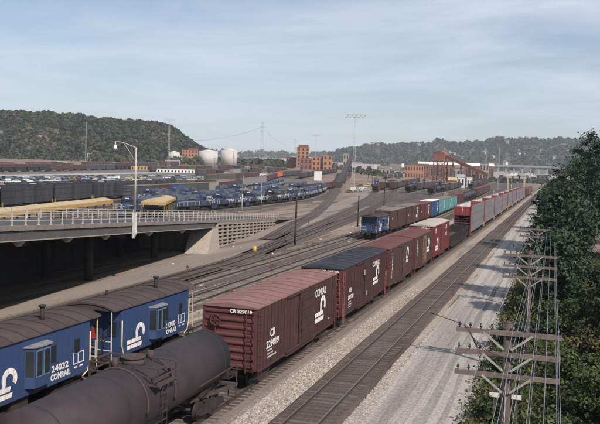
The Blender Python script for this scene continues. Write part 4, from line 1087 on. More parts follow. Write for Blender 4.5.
# ------------------------------------------------------------------ diesel locomotives
M_LBLUE = mat('locomotive blue', (0.037, 0.054, 0.105), rough=0.65, var=0.25, streak=0.7, dirt=(0.07, 0.07, 0.08), rnd=0.25)
M_LGREY = mat('locomotive roof grime', (0.11, 0.115, 0.13), rough=0.8, var=0.3, patch=.4)
M_LBLK = mat('black locomotive', (0.03, 0.03, 0.034), rough=0.6, var=0.2)
def loco(body, six=False):
    r = link('locomotive', None); L = 20.0 if six else 17.2; h = L / 2
    b = MB(); b.box(-1.52, 1.52, -h, h, 1.25, 1.5); b.box(-.5, .5, -h + .2, h - .2, .85, 1.249); b.build('frame', M_BLACK, r)
    b = MB(); b.prism([(-.88, 1.501), (.88, 1.501), (.88, 3.7), (.6, 4.05), (-.6, 4.05), (-.88, 3.7)], 'y', -h + 5.5, h - .9); lh = b.build('long_hood', body, r)
    v = MB()
    for k in range(8):
        for sx in (1,): v.box(sx * .88 - .025, sx * .88 + .025, -h + 6 + k * (L - 8) / 8, -h + 6 + (k + .82) * (L - 8) / 8, 1.6, 2.9)
    v.build('hood_doors', body, lh)
    v = MB()
    for k in range(8): v.box(-.905, -.855, -h + 6 + k * (L - 8) / 8, -h + 6 + (k + .82) * (L - 8) / 8, 1.6, 2.9)
    v.build('hood_doors', body, lh)
    v = MB()
    for sx in (1, -1): v.box(sx * .88 - .05, sx * .88 + .05, h - 4.2, h - 1.3, 2.95, 3.65); v.box(sx * .95 - .18, sx * .95 + .18, -h + 8.0, -h + 11.0, 3.15, 3.85)
    v.build('radiator_grille', M_LGREY, lh)
    b = MB(); b.prism([(-.88, 1.501), (.88, 1.501), (.88, 2.5), (.5, 2.78), (-.5, 2.78), (-.88, 2.5)], 'y', -h + 1.0, -h + 3.2); b.build('short_hood', body, r)
    b = MB(); b.prism([(-1.5, 1.501), (1.5, 1.501), (1.5, 3.75), (1.0, 4.22), (-1.0, 4.22), (-1.5, 3.75)], 'y', -h + 3.2, -h + 5.5); cb_ = b.build('cab', body, r)
    g = MB()
    for x in (-1.1, 1.1): g.box(x - .28, x + .28, -h + 3.17, -h + 3.199, 2.9, 3.55)
    for x in (-.3, .3): g.box(x - .26, x + .26, -h + 3.17, -h + 3.199, 3.1, 3.65)
    g.build('windscreen', M_GLASS, cb_)
    g = MB()
    for sx in (1, -1): g.box(sx * 1.51 - .012, sx * 1.51 + .012, -h + 3.6, -h + 5.1, 2.7, 3.4)
    g.build('side_window', M_GLASS, cb_)
    f = MB()
    for y in (h - 2.2, h - 3.4, -h + 9.5): f.cyl((0, y, 4.04), (0, y, 4.22), .5, n=14)
    f.cyl((0, 0, 4.04), (0, 0, 4.35), .22, n=10); f.box(-.3, .3, -h + 6.4, -h + 7.4, 4.04, 4.2); f.build('roof_fan', M_LGREY, r)
    n = MB(); n.box(-.5, .5, -h + 3.1, -h + 3.19, 3.75, 4.0); n.build('number_board', M_WHITE, cb_)
    n = MB()
    for x in (-.13, .13): n.cyl((x, -h + .92, 2.55), (x, -h + 1.0, 2.55), .1, n=10)
    n.build('headlight', M_WHITE, r)
    t = MB(); t.prism([(-1.2, .35), (1.2, .35), (1.4, .6), (1.4, 1.2), (-1.4, 1.2), (-1.4, .6)], 'y', -2.3, 2.3); t.build('fuel_tank', M_BLACK, r)
    w = MB()
    for sx in (1, -1):
        for k in range(9):
            y = -h + 1.2 + k * (L - 2.4) / 8
            if -h + 3 < y < -h + 5.7: continue
            w.bar((sx * 1.48, y, 1.5), (sx * 1.48, y, 2.5), .05, .05)
        w.bar((sx * 1.48, -h + 5.6, 2.48), (sx * 1.48, h - .9, 2.48), .05, .05); w.bar((sx * 1.48, -h + .2, 2.48), (sx * 1.48, -h + 3.1, 2.48), .05, .05)
    for y in (-h + .1, h - .1): w.bar((-1.4, y, 2.3), (1.4, y, 2.3), .05, .05); w.bar((-1.4, y, 1.5), (-1.4, y, 2.3), .05, .05); w.bar((1.4, y, 1.5), (1.4, y, 2.3), .05, .05)
    w.build('handrail', mat('white handrail', (0.5, 0.5, 0.5)), r)
    s = MB()
    for yy in (-h + .45, h - .45):
        for sx in (1, -1):
            for k in range(4): s.box(sx * 1.32 - .2, sx * 1.32 + .2, yy - .35, yy + .35, .4 + k * .27, .44 + k * .27)
    s.build('steps', M_BLACK, r)
    p = MB()
    for s_ in (-1, 1): p.prism([(-1.4, .25), (1.4, .25), (1.5, 1.24), (-1.5, 1.24)], 'y', min(s_ * h, s_ * (h + .08)), max(s_ * h, s_ * (h + .08)))
    p.build('pilot', body, r)
    for s_ in (-1, 1): make_truck(r, s_ * (h - 3.4), 1.35 if not six else 1.9, 3 if six else 2); make_coupler(r, s_ * h, s_)
    text(r, 'CONRAIL', .95, '+x', (.93, -h + 8.3, 1.9), M_WHITE, width=4.2); logo(r, .90, h - 2.8, 2.3, .75, M_WHITE); text(r, 'CR', .6, '-y', (-.45, -h + .96, 1.75), M_WHITE)
    return r
def lo_place(T, s, lab, grp, flip=False, six=False, body=None):
    loc, h = on(T, s); body = body or M_LBLUE
    return place(('loco', body.name, six), lambda: loco(body, six), loc, h + (math.pi if flip else 0), lab, 'locomotive', grp)
s = 78.0; k = 0
while s < 300:
    lo_place(T_L1, s + 10, 'blue diesel locomotive in the row just behind the ramp', 'locomotives in the row behind the ramp', k % 3 == 1, k % 2 == 0, M_LBLK if k in (4, 9) else None) if k not in (4, 9) else \
        lo_place(T_L1, s + 10, 'black diesel locomotive among blue ones just behind the ramp', 'black locomotives in the row behind the ramp', False, True, M_LBLK)
    s += 21.6; k += 1
s = 100.0; k = 0
while s < 340:
    if k not in (3, 6): lo_place(T_L2, s + 10, 'blue diesel locomotive in the middle engine row', 'locomotives in the middle row', k % 2 == 0, k % 3 == 0)
    s += 22.5; k += 1
s = 110.0; k = 0
while s < 360:
    if k not in (2, 5): lo_place(T_L3, s + 10, 'blue diesel locomotive in the engine row next to the freight cars', 'locomotives in the far row', k % 2 == 1, k % 3 == 1)
    s += 22.0; k += 1
lo_place(T_D, 0 + 0.0, '', None) if 0 else None
# engine coming towards us on the curved track
def s_of(T, y):
    return min((abs(T[0](q)[1] - y), q) for q in np.arange(0, T[1], 2))[1]
lo_place(T_D, s_of(T_D, 545), 'blue locomotive coming head-on along the curved track', None, False, True)
lo_place(T_D, s_of(T_D, 566), 'blue locomotive coupled behind the head-on one', None, False, True)
# engines by the sand tower
k = 0
for px, py in ((414, 188.5), (421, 187.5), (428, 186), (436, 186.5), (442, 185.5), (450, 186.5), (457, 186), (424, 183.5), (433, 182.5), (466, 181.5), (474, 181), (483, 180.5), (490, 180), (448, 181.5)):
    p = at(px, py); lo = place_flat(('floco', k % 2 == 0), lambda: loco(M_LBLUE, k % 2 == 0), 'locomotive', p, .16 + .02 * (k % 3), 'blue diesel locomotive parked around the tall rusty tower', 'locomotive', 'locomotives around the rusty tower'); k += 1

# ------------------------------------------------------------------ dark autoracks at the left with new cars on top
def auto(col):
    r = MB(); w = .88
    r.prism([(-2.3, .32), (2.3, .32), (2.35, .62), (2.25, .86), (1.0, .95), (-1.55, .95), (-2.28, .88), (-2.34, .6)], 'x', -w, w, 0)
    r.add([(-.80, 1.02, .951), (.80, 1.02, .951), (.66, .35, 1.36), (-.66, .35, 1.36), (-.8, -1.62, .951), (.8, -1.62, .951), (.66, -1.05, 1.36), (-.66, -1.05, 1.36)],
          [(0, 1, 2, 3), (5, 4, 7, 6), (4, 0, 3, 7), (1, 5, 6, 2)], 1)
    r.add([(-.67, .38, 1.36), (.67, .38, 1.36), (.67, -1.08, 1.36), (-.67, -1.08, 1.36), (-.6, .3, 1.42), (.6, .3, 1.42), (.6, -1.0, 1.42), (-.6, -1.0, 1.42)], [(4, 5, 6, 7), (0, 1, 5, 4), (1, 2, 6, 5), (2, 3, 7, 6), (3, 0, 4, 7), (0, 3, 2, 1)], 0)
    for y in (-1.4, 1.42):
        for sx in (-1, 1): r.cyl((sx * .70, y, .32), (sx * .90, y, .32), .32, n=10, mi=2, smooth=False)
    r.box(-.86, .86, 2.3, 2.42, .38, .5, 3); r.box(-.86, .86, -2.42, -2.3, .38, .5, 3)
    return r.build('automobile', [col, M_GLASS, M_BLACK, mat('chrome bumper', (0.5, 0.5, 0.5), rough=.25, metal=.8, var=.05)])
AUTO_C = {n: mat(n + ' car paint', c, rough=0.3, var=0.03, spec=0.5) for n, c in (('white', (.75, .74, .72)), ('silver', (.42, .43, .45)), ('dark blue', (.03, .045, .1)), ('maroon', (.12, .02, .025)), ('black', (.02, .02, .022)), ('yellow', (.6, .42, .1)), ('light blue', (.25, .35, .45)), ('brown', (.13, .075, .045)), ('green', (.05, .10, .07)))}
AUTO_P = {}
def put_auto(n, loc, rz, lab, grp):
    if n not in AUTO_P: o = AUTO_P[n] = auto(AUTO_C[n])
    else: o = bpy.data.objects.new('automobile', AUTO_P[n].data); COL.objects.link(o)
    o.location = loc; o.rotation_euler = (0, 0, rz); return tag(o, lab, 'automobile', grp)
WTS = ['white'] * 5 + ['silver'] * 3 + ['dark blue'] * 3 + ['maroon'] * 2 + ['black'] * 3 + ['yellow', 'light blue', 'light blue', 'brown', 'brown', 'green']
s88 = min((abs((_R0.dot(Vector((T_RACK[0](q)[0], T_RACK[0](q)[1], 0))) / Vector((_F.x, _F.y, 0)).dot(Vector((T_RACK[0](q)[0], T_RACK[0](q)[1], 0)))) - (88.5 - 299) / F_PX), q) for q in np.arange(0, T_RACK[1], .5))[1]
for k, q in enumerate((-2, -1, 0, 1, 2)):
    loc, h = on(T_RACK, s88 + 14 + q * 28.4 - .0)
    place('rack_dark', lambda: autorack(M_DARKP, M_DARKP, M_BLACK, red=False, zt=5.55), loc, h,
          'dark slate autorack loaded with new cars, %s' % ('hidden furthest left behind the ramp lamp', 'at the left edge behind the pale shed roof', 'behind the gap between the pale sheds', 'just right of the street lamp pole', 'last of its row beside the locomotives')[k], 'autorack', 'dark autoracks loaded with cars')
    for j in range(5):
        yy = -10.6 + j * 5.3; n = RN.choice(WTS)
        put_auto(n, (loc[0] - math.sin(h) * yy, loc[1] + math.cos(h) * yy, loc[2] + 4.25), h, n + ' new automobile riding on the top deck of a dark autorack', 'automobiles on top of the dark autoracks')

# ------------------------------------------------------------------ rows of new automobiles on the lot
cnt = 0
def lot_row(px0, py0, px1, py1, n, skip=.12, row='odd'):
    global cnt
    a, c = at(px0, py0), at(px1, py1); d = (c - a); h = math.atan2(d.y, d.x)
    for k in range(n):
        if RN.random() < skip: continue
        p = a + d * (k + .5) / n; p.z = terrain(p.x, p.y) - .32; nm = RN.choice(WTS); cnt += 1
        put_auto(nm, p, h + .35 + RN.uniform(-.04, .04), nm + ' automobile in the ' + row + ' row of the storage lot', 'automobiles parked on the storage lot')
for py0, py1, n, w_ in ((182.6, 179.6, 26, 'nearest long'), (180.8, 178.2, 28, 'second long'), (179.3, 177.2, 30, 'third long'), (178.0, 176.2, 30, 'farthest long')): lot_row(-30, py0, 118, py1, n, row=w_)
for k in range(6): lot_row(118 + k * 2, 186.5 - k * 2.0, 200 + k * 8, 184.6 - k * 1.9, 19, .2, ('first', 'second', 'third', 'fourth', 'fifth', 'sixth')[k] + ' short right hand')
lot_row(176, 193.5, 196, 191.5, 4, row='small near')

# ------------------------------------------------------------------ freight strings in the yard beyond
cols = {'grey': M_GREY, 'tan': M_TANS, 'charcoal': M_DGRY, 'orange': M_ORNG, 'olive': M_OLIV, 'brown': M_BRN, 'red': M_OXE, 'blue': M_BLUE, 'teal': M_TEAL}
def px_of(p):
    v = Vector((p[0], p[1], 0)); return 299 + F_PX * _R0.dot(v) / Vector((_F.x, _F.y, 0)).dot(v)
s = 40.0
while s < T_BOX[1] - 10:
    loc, h = on(T_BOX, s); q = px_of(loc)
    n = 'olive' if q < 192 else 'brown' if q < 205 else 'tan' if q < 222 else 'charcoal' if q < 236 else 'grey' if q < 262 else 'red' if q < 274 else 'orange' if q < 291 else 'grey' if q < 298 else 'brown'
    place_flat(('strg', n), lambda: boxcar(side=cols[n], roof=M_RFG, end=cols[n], detail=0, zt=4.6, dw=2.8), 'boxcar', loc, h, n + ' boxcar in the long mixed string behind the locomotives', 'boxcar', 'boxcars in the mixed string'); s += 16.6

M_HOPR = mat('rusty hopper side', (0.105, 0.036, 0.034), rough=0.85, var=0.2, streak=0.4, rnd=.12)
M_HOPB = mat('black hopper side', (0.03, 0.028, 0.03), rough=0.85, var=0.2, streak=0.3, rnd=.2)
M_COAL = mat('coal load', (0.018, 0.018, 0.02), var=.4, scale=5)
def hopper(M):
    r = link('hopper_car', None); L = 13.2; h = L / 2; b = MB()
    pr = [(-h, 3.2), (-h + 1.2, 1.5), (-2.4, .7), (-1.6, .7), (-.3, 1.6), (.3, 1.6), (1.6, .7), (2.4, .7), (h - 1.2, 1.5), (h, 3.2), (h, 3.35), (-h, 3.35)]
    b.prism(pr, 'x', -1.45, 1.45); b.build('body', M, r)
    w = MB()
    for sx in (1, -1): w.box(sx * 1.47 - .02, sx * 1.47 + .02, -h, h, 1.3, 3.36)
    b2 = w.build('side_plate', M, r)
    for sx in (1, -1):
        w = MB()
        for k in range(9): y = -h + .1 + k * (L - .2) / 8; w.box(sx * 1.53 - .04, sx * 1.53 + .04, y - .05, y + .05, 1.2, 3.4)
        w.box(sx * 1.53 - .05, sx * 1.53 + .05, -h, h, 3.36, 3.46); w.box(sx * 1.53 - .05, sx * 1.53 + .05, -h, h, 1.1, 1.28); w.build('side_ribs', M, r)
    c = MB(); c.add([(-1.4, -h + .1, 3.36), (1.4, -h + .1, 3.36), (1.4, h - .1, 3.36), (-1.4, h - .1, 3.36), (0, -h + 2, 3.75), (.1, 0, 3.6), (0, h - 2, 3.8)], [(0, 1, 4), (1, 5, 4), (1, 2, 6, 5), (2, 3, 6), (3, 5, 6), (3, 0, 4, 5)]); c.build('coal_load', M_COAL, r)
    for s in (-1, 1): make_coupler(r, s * (h - .1), s); make_truck(r, s * (h - 1.7))
    return r
s = 4.0
while s < min(T_HOP[1] - 8, 26 * 14.6):
    loc, h = on(T_HOP, s + 7)
    place_flat('hop_red', lambda: hopper(M_HOPR), 'hopper_car', loc, h, 'rusty hopper car in the string curving past the light tower', 'hopper car', 'hopper cars in the curving string'); s += 14.6

def string(px0, py0, px1, py1, kinds, label, grp, z=0.0):
    a, c = at(px0, py0), at(px1, py1); d = c - a; L = d.length; h = math.atan2(d.y, d.x) - math.pi / 2; s = 0; k = 0
    T = track([(a.x, a.y), ((a.x + c.x) / 2, (a.y + c.y) / 2), (c.x, c.y)], G_BAL2)
    while s < min(L - 10, 330):
        kk = kinds[(k * 7 + k // 3) % len(kinds)]; k += 1; p = a + d * ((s + 8) / L); p.z = terrain(p.x, p.y)
        if kk == 'gap': s += 16.6; continue
        if kk in ('hr', 'hb'):
            place_flat('hop_red' if kk == 'hr' else 'hop_blk', lambda: hopper(M_HOPR if kk == 'hr' else M_HOPB), 'hopper_car', p, h, {'hr': 'rusty', 'hb': 'black'}[kk] + ' hopper car in ' + label, 'hopper car', grp); s += 14.6
        elif kk == 'tk':
            place_flat('tank_blk2', lambda: tankcar(M_TBLK, M_BLACK, 13.2, 1.35, 2.45, False, False), 'tank_car', p, h, 'black tank car in ' + label, 'tank car', grp); s += 16.4
        else:
            place_flat(('strg', kk), lambda: boxcar(side=cols[kk], roof=M_RFG, end=cols[kk], detail=0, zt=4.6, dw=2.8), 'boxcar', p, h, kk + ' boxcar in ' + label, 'boxcar', grp); s += 16.6
string(-30, 172.6, 142, 168.8, ['hb', 'hb', 'brown', 'charcoal', 'hb', 'red', 'charcoal'], 'the nearest string below the wooded hill', 'cars in the nearest hillside string')
string(-30, 170.6, 175, 166.4, ['red', 'brown', 'hr', 'hb', 'red', 'charcoal', 'gap'], 'the second string below the wooded hill', 'cars in the second hillside string')
string(-30, 168.4, 200, 165.2, ['red', 'red', 'brown', 'hr', 'gap', 'red'], 'the farthest string below the wooded hill', 'cars in the farthest hillside string')
string(150, 171.6, 262, 168.6, ['brown', 'hb', 'charcoal', 'gap', 'red', 'olive'], 'the string in front of the white tanks', 'cars in the string before the white tanks')
string(196, 175.4, 292, 171.6, ['charcoal', 'red', 'hb', 'brown', 'gap', 'grey'], 'the string left of the brick tower', 'cars in the string left of the brick tower')
string(385, 178.6, 425, 174.5, ['brown', 'red', 'hr', 'grey'], 'the string before the low brick building', 'cars before the low brick building')
string(470, 188.5, 508, 177.5, ['hb', 'tk', 'charcoal', 'tk'], 'the dark string left of the silver autoracks', 'cars in the dark string by the autoracks')

string(392, 189.5, 436, 178, ['brown', 'hr', 'charcoal', 'hb'], 'the string right of the curved tracks', 'cars right of the curved tracks')
string(404, 193.5, 462, 180.5, ['gap', 'charcoal', 'hb', 'red', 'gap'], 'the string before the blue engines', 'cars before the blue engines')
string(300, 178.5, 336, 172.5, ['brown', 'charcoal', 'hb'], 'the dark string above the hoppers', 'cars above the hoppers')

string(455, 182.2, 507, 174.6, ['blue', 'blue', 'charcoal', 'blue'], 'the blue string behind the white sheds', 'cars in the blue string behind the sheds')
string(430, 194.5, 478, 183.0, ['hb', 'brown', 'gap', 'charcoal', 'tk'], 'the string left of the teal boxcars', 'cars in the string left of the teal boxcars')
string(372, 193, 398, 184, ['gap', 'brown', 'gap', 'hr'], 'the short string right of the head-on locomotive', 'cars right of the head-on locomotive')
string(206, 181.5, 300, 175.5, ['olive', 'brown', 'gap', 'charcoal', 'red', 'gap', 'grey'], 'the string behind the long mixed one', 'cars in the string behind the mixed one')
T_RACK2 = track([(-128, 150), (-141, 206), (-145, 240), (-157, 305)], G_BAL2)
for q in (-1, 0, 1):
    loc, h = on(T_RACK2, 62 + q * 28.4)
    place('rack_dark', None, loc, h, 'dark slate autorack in the second row, ' + ('left end of the three', 'middle of the three', 'right end of the three')[q + 1], 'autorack', 'dark autoracks of the second row')
    for j in range(5):
        yy = -10.6 + j * 5.3; n = RN.choice(WTS)
        put_auto(n, (loc[0] - math.sin(h) * yy, loc[1] + math.cos(h) * yy, loc[2] + 4.25), h, n + ' new automobile on a dark autorack of the second row', 'automobiles on the second row of autoracks')
T_L4 = track([(-113, 110), (-119, 165), (-122, 200), (-127, 245), (-140, 320), (-150, 360)], G_BAL2)
s = 60.0; k = 0
while s < 250:
    loc, h = on(T_L4, s)
    if px_of(loc) < 128: s += 16.6; continue
    n = ('charcoal', 'brown', 'blue', 'olive', 'charcoal', 'tan', 'brown', 'red')[k % 8]; k += 1
    place_flat(('strg', n), lambda: boxcar(side=cols[n], roof=M_RFG, end=cols[n], detail=0, zt=4.6, dw=2.8), 'boxcar', loc, h, n + ' boxcar between the dark autoracks and the engine rows', 'boxcar', 'boxcars before the autoracks'); s += 16.6
for k, (px, py, n) in enumerate(((358, 190.5, 'white'), (363, 188.5, 'white'), (367, 186, 'yellow'), (370, 184.5, 'silver'), (360, 186, 'maroon'), (349, 192, 'brown'), (366, 190, 'light blue'))):
    put_auto(n, at(px, py) - Vector((0, 0, .33)), 1.2 + .3 * k, n + ' automobile parked beside the service road near the tallest light tower' if k != 1 else 'white automobile parked just right of the light tower footing', None)

# ------------------------------------------------------------------ sheds, buildings, towers
M_BRICK = mat('orange brick', (0.36, 0.155, 0.09), rough=0.85, var=0.15, scale=0.6, patch=0.3, patch_col=(0.24, 0.11, 0.07))
M_BRICKD = mat('brown brick', (0.20, 0.085, 0.06), rough=0.85, var=0.2, scale=0.5, patch=0.3, patch_col=(0.14, 0.06, 0.05))
M_OCHRE = mat('ochre roof edge', (0.42, 0.26, 0.085), rough=0.7, var=0.15, streak=.2)
M_PALER = mat('pale weathered roof', (0.42, 0.32, 0.19), rough=0.8, var=0.12, scale=.5, patch=.3, patch_col=(0.36, 0.27, 0.18))
M_WALLW = mat('white painted wall', (0.62, 0.60, 0.58), rough=0.7, var=0.08, streak=.2, dirt=(.4, .36, .33))
M_WALLG = mat('grey metal wall', (0.30, 0.30, 0.31), rough=0.6, var=0.1, streak=.25)
M_TARR = mat('dark flat roof', (0.06, 0.055, 0.055))
M_RUSTB = mat('rusty steel', (0.16, 0.065, 0.05), rough=0.85, var=0.3, scale=.6, patch=.4, patch_col=(0.09, 0.05, 0.045))
M_STEEL = mat('grey steel', (0.30, 0.30, 0.30), rough=0.5, var=0.1)
M_POLE = mat('weathered pole wood', (0.085, 0.066, 0.058), rough=0.9, var=0.25, scale=4, mapscale=(1, 1, .2))
M_DPOLE = mat('dark pole wood', (0.035, 0.028, 0.026), rough=0.9, var=0.25)

def canopy(p0, p1, w, label, z=4.6):
    p0, p1 = Vector((*p0, 0)), Vector((*p1, 0)); d = p1 - p0; L = d.length; h = math.atan2(d.y, d.x) - math.pi / 2; c = (p0 + p1) / 2
    r = thing('loading_shed', label, 'shed', (c.x, c.y, -.35), h); n = max(4, int(L / 4)); q = L / n
    s = MB(); s.prism([(-w / 2, z + .35), (w / 2, z + .35), (w / 2, z + .5), (0, z + .85), (-w / 2, z + .5)], 'y', -q / 2 + .02, q / 2 - .02); s0 = None
    for k in range(n):
        y = -L / 2 + (k + .5) * q
        if s0 is None: s0 = s.build('roof_panel', M_PALER, r); s0.location = (0, y, 0)
        else: same(s0, 'roof_panel', r, (0, y, RN.uniform(-.02, .02)))
    f = MB()
    for sx in (-1, 1): f.box(sx * w / 2 - .06, sx * w / 2 + .06, -L / 2, L / 2, z - .15, z + .33)
    for sy_ in (-1, 1): f.box(-w / 2 + .07, w / 2 - .07, sy_ * L / 2 - .06, sy_ * L / 2 + .06, z - .15, z + .33)
    f.build('fascia', M_OCHRE, r)
    ps = MB(); ps.box(-.12, .12, -.12, .12, 0, z - .16); p_ = None
    for k in range(n + 1):
        for sx in (-1, 1):
            l = (sx * (w / 2 - .2), -L / 2 + .2 + k * (L - .4) / n, 0)
            if p_ is None: p_ = ps.build('post', mat('dull brown post', (0.11, 0.08, 0.05)), r); p_.location = l
            else: same(p_, 'post', r, l)
    return r
canopy((-68.5, 80), (-78.8, 127), 3.4, 'long low shed with a pale roof and ochre edge behind the ramp')
canopy((-79.5, 147), (-90.5, 174), 5.0, 'shorter low shed with a yellow edged roof by the locomotives', 3.5)

def box_truck(loc, rz, label):
    r = thing('box_truck', label, 'truck', loc, rz); b = MB(); b.box(-1.25, 1.25, -4, 2.2, .95, 3.5); b.build('cargo_box', mat('pale green van body', (0.45, 0.55, 0.52), var=.06), r)
    c = MB(); c.prism([(2.3, .5), (4.1, .5), (4.1, 1.4), (3.5, 2.5), (2.3, 2.6)], 'x', -1.1, 1.1); cc = c.build('cab', M_WALLW, r)
    g = MB(); g.prism([(4.07, 1.5), (4.1, 1.5), (3.58, 2.4), (3.54, 2.4)], 'x', -.95, .95); g.build('windscreen', M_GLASS, cc)
    w = MB()
    for y in (-2.6, 3.2):
        w = MB()
        for sx in (-1, 1): w.cyl((sx * .8, y, .5), (sx * 1.15, y, .5), .5, n=14, smooth=False)
        w.build('wheels', M_BLACK, r)
    f = MB(); f.box(-.5, .5, -3.9, 2.4, .6, .93); f.build('chassis', M_BLACK, r)
p = at(148, 196); box_truck((p.x - 3, p.y + 12, -.33), .25, 'pale green box truck standing beyond the yellow edged shed')
p = at(161, 195); box_truck((p.x - 4, p.y + 14, -.33), .3, 'second pale green box truck, right of the first beyond the shed')

def building(px0, px1, py_base, py_top, depth, M, label, cat='building', rows=3, colsn=4, roof=M_TARR, win=True, name='brick_building', rot=0.0, gable=False, parapet=True, loc=None, dist=None):
    if dist: a, c = bearing(px0, dist), bearing(px1, dist)
    else: a, c = at(px0, py_base), at(px1, py_base)
    c0 = (a + c) / 2
    if not dist: 
        dd = min(math.hypot(a.x, a.y), math.hypot(c.x, c.y)); a, c = bearing(px0, dd), bearing(px1, dd); c0 = (a + c) / 2
    w = (c - a).length; z0 = min(a.z, c.z) - .5; ht = topz((px0 + px1) / 2, py_top, c0) - z0
    h = math.atan2(c.y - a.y, c.x - a.x) + rot
    r = thing(name, label, cat, (c0.x, c0.y, z0), h)
    b = MB(); b.box(-w / 2, w / 2, 0, depth, 0, ht); b.build('wall', M, r)
    b = MB()
    if gable: b.prism([(-.5, ht + .003), (depth / 2, ht + depth * .28), (depth + .5, ht + .003)], 'x', -w / 2 - .4, w / 2 + .4)
    else:
        b.box(-w / 2 - .15, w / 2 + .15, -.15, depth + .15, ht + .003, ht + .5)
    b.build('roof', roof, r)
    if win:
        m_ = MB(); ww, wh = w / colsn * .45, ht / rows * .5; m_.box(-ww / 2, ww / 2, -.12, -.003, 0, wh); m_.box(-ww / 2 - .15, ww / 2 + .15, -.2, -.003, -.25, -.01); w0 = None
        for i in range(colsn):
            for j in range(rows):
                l = (-w / 2 + (i + .5) * w / colsn, 0, ht * (j + .3) / rows)
                if w0 is None: w0 = m_.build('window', M_GLASS, r); w0.location = l
                else: same(w0, 'window', r, l)
        for sx in (-1, 1):
            for j in range(rows):
                o = same(w0, 'window', r, (sx * w / 2, depth * .5, ht * (j + .3) / rows), sx * math.pi / 2)
    return r, w, ht
building(296.5, 309, 168.5, 147.5, 22, M_BRICK, 'tall orange brick tower building in the middle distance', rows=6, colsn=3, dist=980)
building(298, 308, 168, 145.2, 12, M_BRICKD, 'dark brick penthouse block atop the orange brick tower', rows=1, colsn=2, win=False, dist=986)
building(300, 312, 168.5, 158.5, 14, M_BRICKD, 'dark brick annex in front of the orange tower', rows=2, colsn=3, dist=955)
building(312, 324, 168, 156.5, 20, M_BRICK, 'lower orange brick block right of the tower, half shaded', rows=3, colsn=3, dist=960)
building(323, 332, 168, 155.3, 18, M_BRICK, 'orange brick block at the right end of the brick group', rows=3, colsn=2, dist=955)
building(286, 297, 168, 157.5, 16, M_BRICKD, 'low brown brick block left of the orange tower', rows=2, colsn=4, dist=1000)
building(181.5, 197.5, 164.0, 150, 30, M_BRICK, 'square brown brick building beside the white tanks', rows=4, colsn=5, dist=1080)
building(188, 198, 164.0, 148.4, 14, M_BRICKD, 'dark roof house on the square brick building', rows=1, colsn=2, win=False, dist=1092)
building(170, 182, 164, 155.5, 20, M_WALLW, 'white fronted warehouse left of the square brick building', name='warehouse', rows=2, colsn=5, dist=1050)
building(165, 180, 166.5, 160, 16, M_WALLG, 'dark windowed grey shed under the tall left light mast', name='warehouse', rows=1, colsn=6, dist=930)
building(405, 424, 176, 165.3, 25, M_BRICK, 'low orange brick engine house left of the rusty tower', rows=2, colsn=7, dist=1120)
building(413, 429, 172, 164.0, 25, M_BRICKD, 'brown brick hall behind the low engine house', rows=2, colsn=5, dist=1230)
building(418, 494, 170.5, 165.2, 15, M_BRICKD, 'long dark hall with a white roof behind the rusty tower', name='warehouse', rows=1, colsn=24, roof=M_RFW, dist=1250, gable=True)
building(458, 465.5, 184.5, 177, 8, M_WALLW, 'small white gabled shed among the blue engines', name='shed', rows=1, colsn=2, gable=True, roof=M_WALLG, dist=640)
building(467.5, 473, 184, 178.3, 7, M_WALLW, 'smaller white shed right of the gabled one', name='shed', rows=1, colsn=2, roof=M_RFW, dist=650)
building(449, 457, 186.5, 180.5, 8, M_BRICK, 'tiny brick hut with a tan roof left of the white sheds', name='shed', rows=1, colsn=2, gable=True, roof=M_PALER, dist=600)
building(453, 464, 175, 168, 12, M_TANS, 'tan gabled house behind the white sheds', name='house', rows=1, colsn=3, gable=True, roof=M_RFG, dist=900)
building(480, 489, 170, 163.5, 14, M_TANS, 'cream block at the foot of the sloping conveyor', rows=2, colsn=3, dist=1150)
building(281, 287.5, 176, 171.5, 8, M_WALLG, 'small grey hut in front of the brick group', name='shed', rows=1, colsn=2, dist=760)
building(314.5, 322, 178, 171, 8, M_WALLW, 'white cube shaped hut near the hopper string', name='shed', rows=1, colsn=2, win=False, dist=620)
building(57, 67, 167.5, 162, 12, M_WALLG, 'pale grey hut among the freight strings below the hill', name='shed', rows=1, colsn=3, roof=M_RFW, dist=800)
building(87, 93.5, 160.5, 153, 9, M_WALLG, 'pale grey silo house at the foot of the wooded hill', name='shed', rows=2, colsn=2, dist=1050)
building(131, 150, 169.2, 166.2, 10, M_OCHRE, 'low ochre shed right of the street lamp', name='shed', rows=1, colsn=6, dist=740)
building(150, 218, 172.6, 170.0, 14, M_WALLW, 'long low white roofed platform beyond the car lot', name='loading_shed', rows=1, colsn=20, roof=M_RFW, dist=700)
building(237, 273, 176.6, 174.2, 10, M_WALLW, 'long white roofed platform before the brick group', name='loading_shed', rows=1, colsn=14, roof=M_RFW, dist=640)
building(245, 249.5, 172, 166, 6, M_TANS, 'small cream cabin left of the brick group', name='shed', rows=1, colsn=2, dist=800)
building(378, 390, 173.5, 168.5, 12, M_TANS, 'tan house at the head of the service road', name='house', rows=1, colsn=3, gable=True, roof=M_RFG, dist=1000)
building(343, 348.5, 168, 153.5, 6, M_TANS, 'narrow tan tower house behind the tall light mast', rows=3, colsn=2, dist=900)
building(357, 371, 163.5, 166.8, 20, M_WALLW, 'long white factory far behind the tall light mast', name='factory', rows=1, colsn=6, roof=M_RFW, dist=1900)

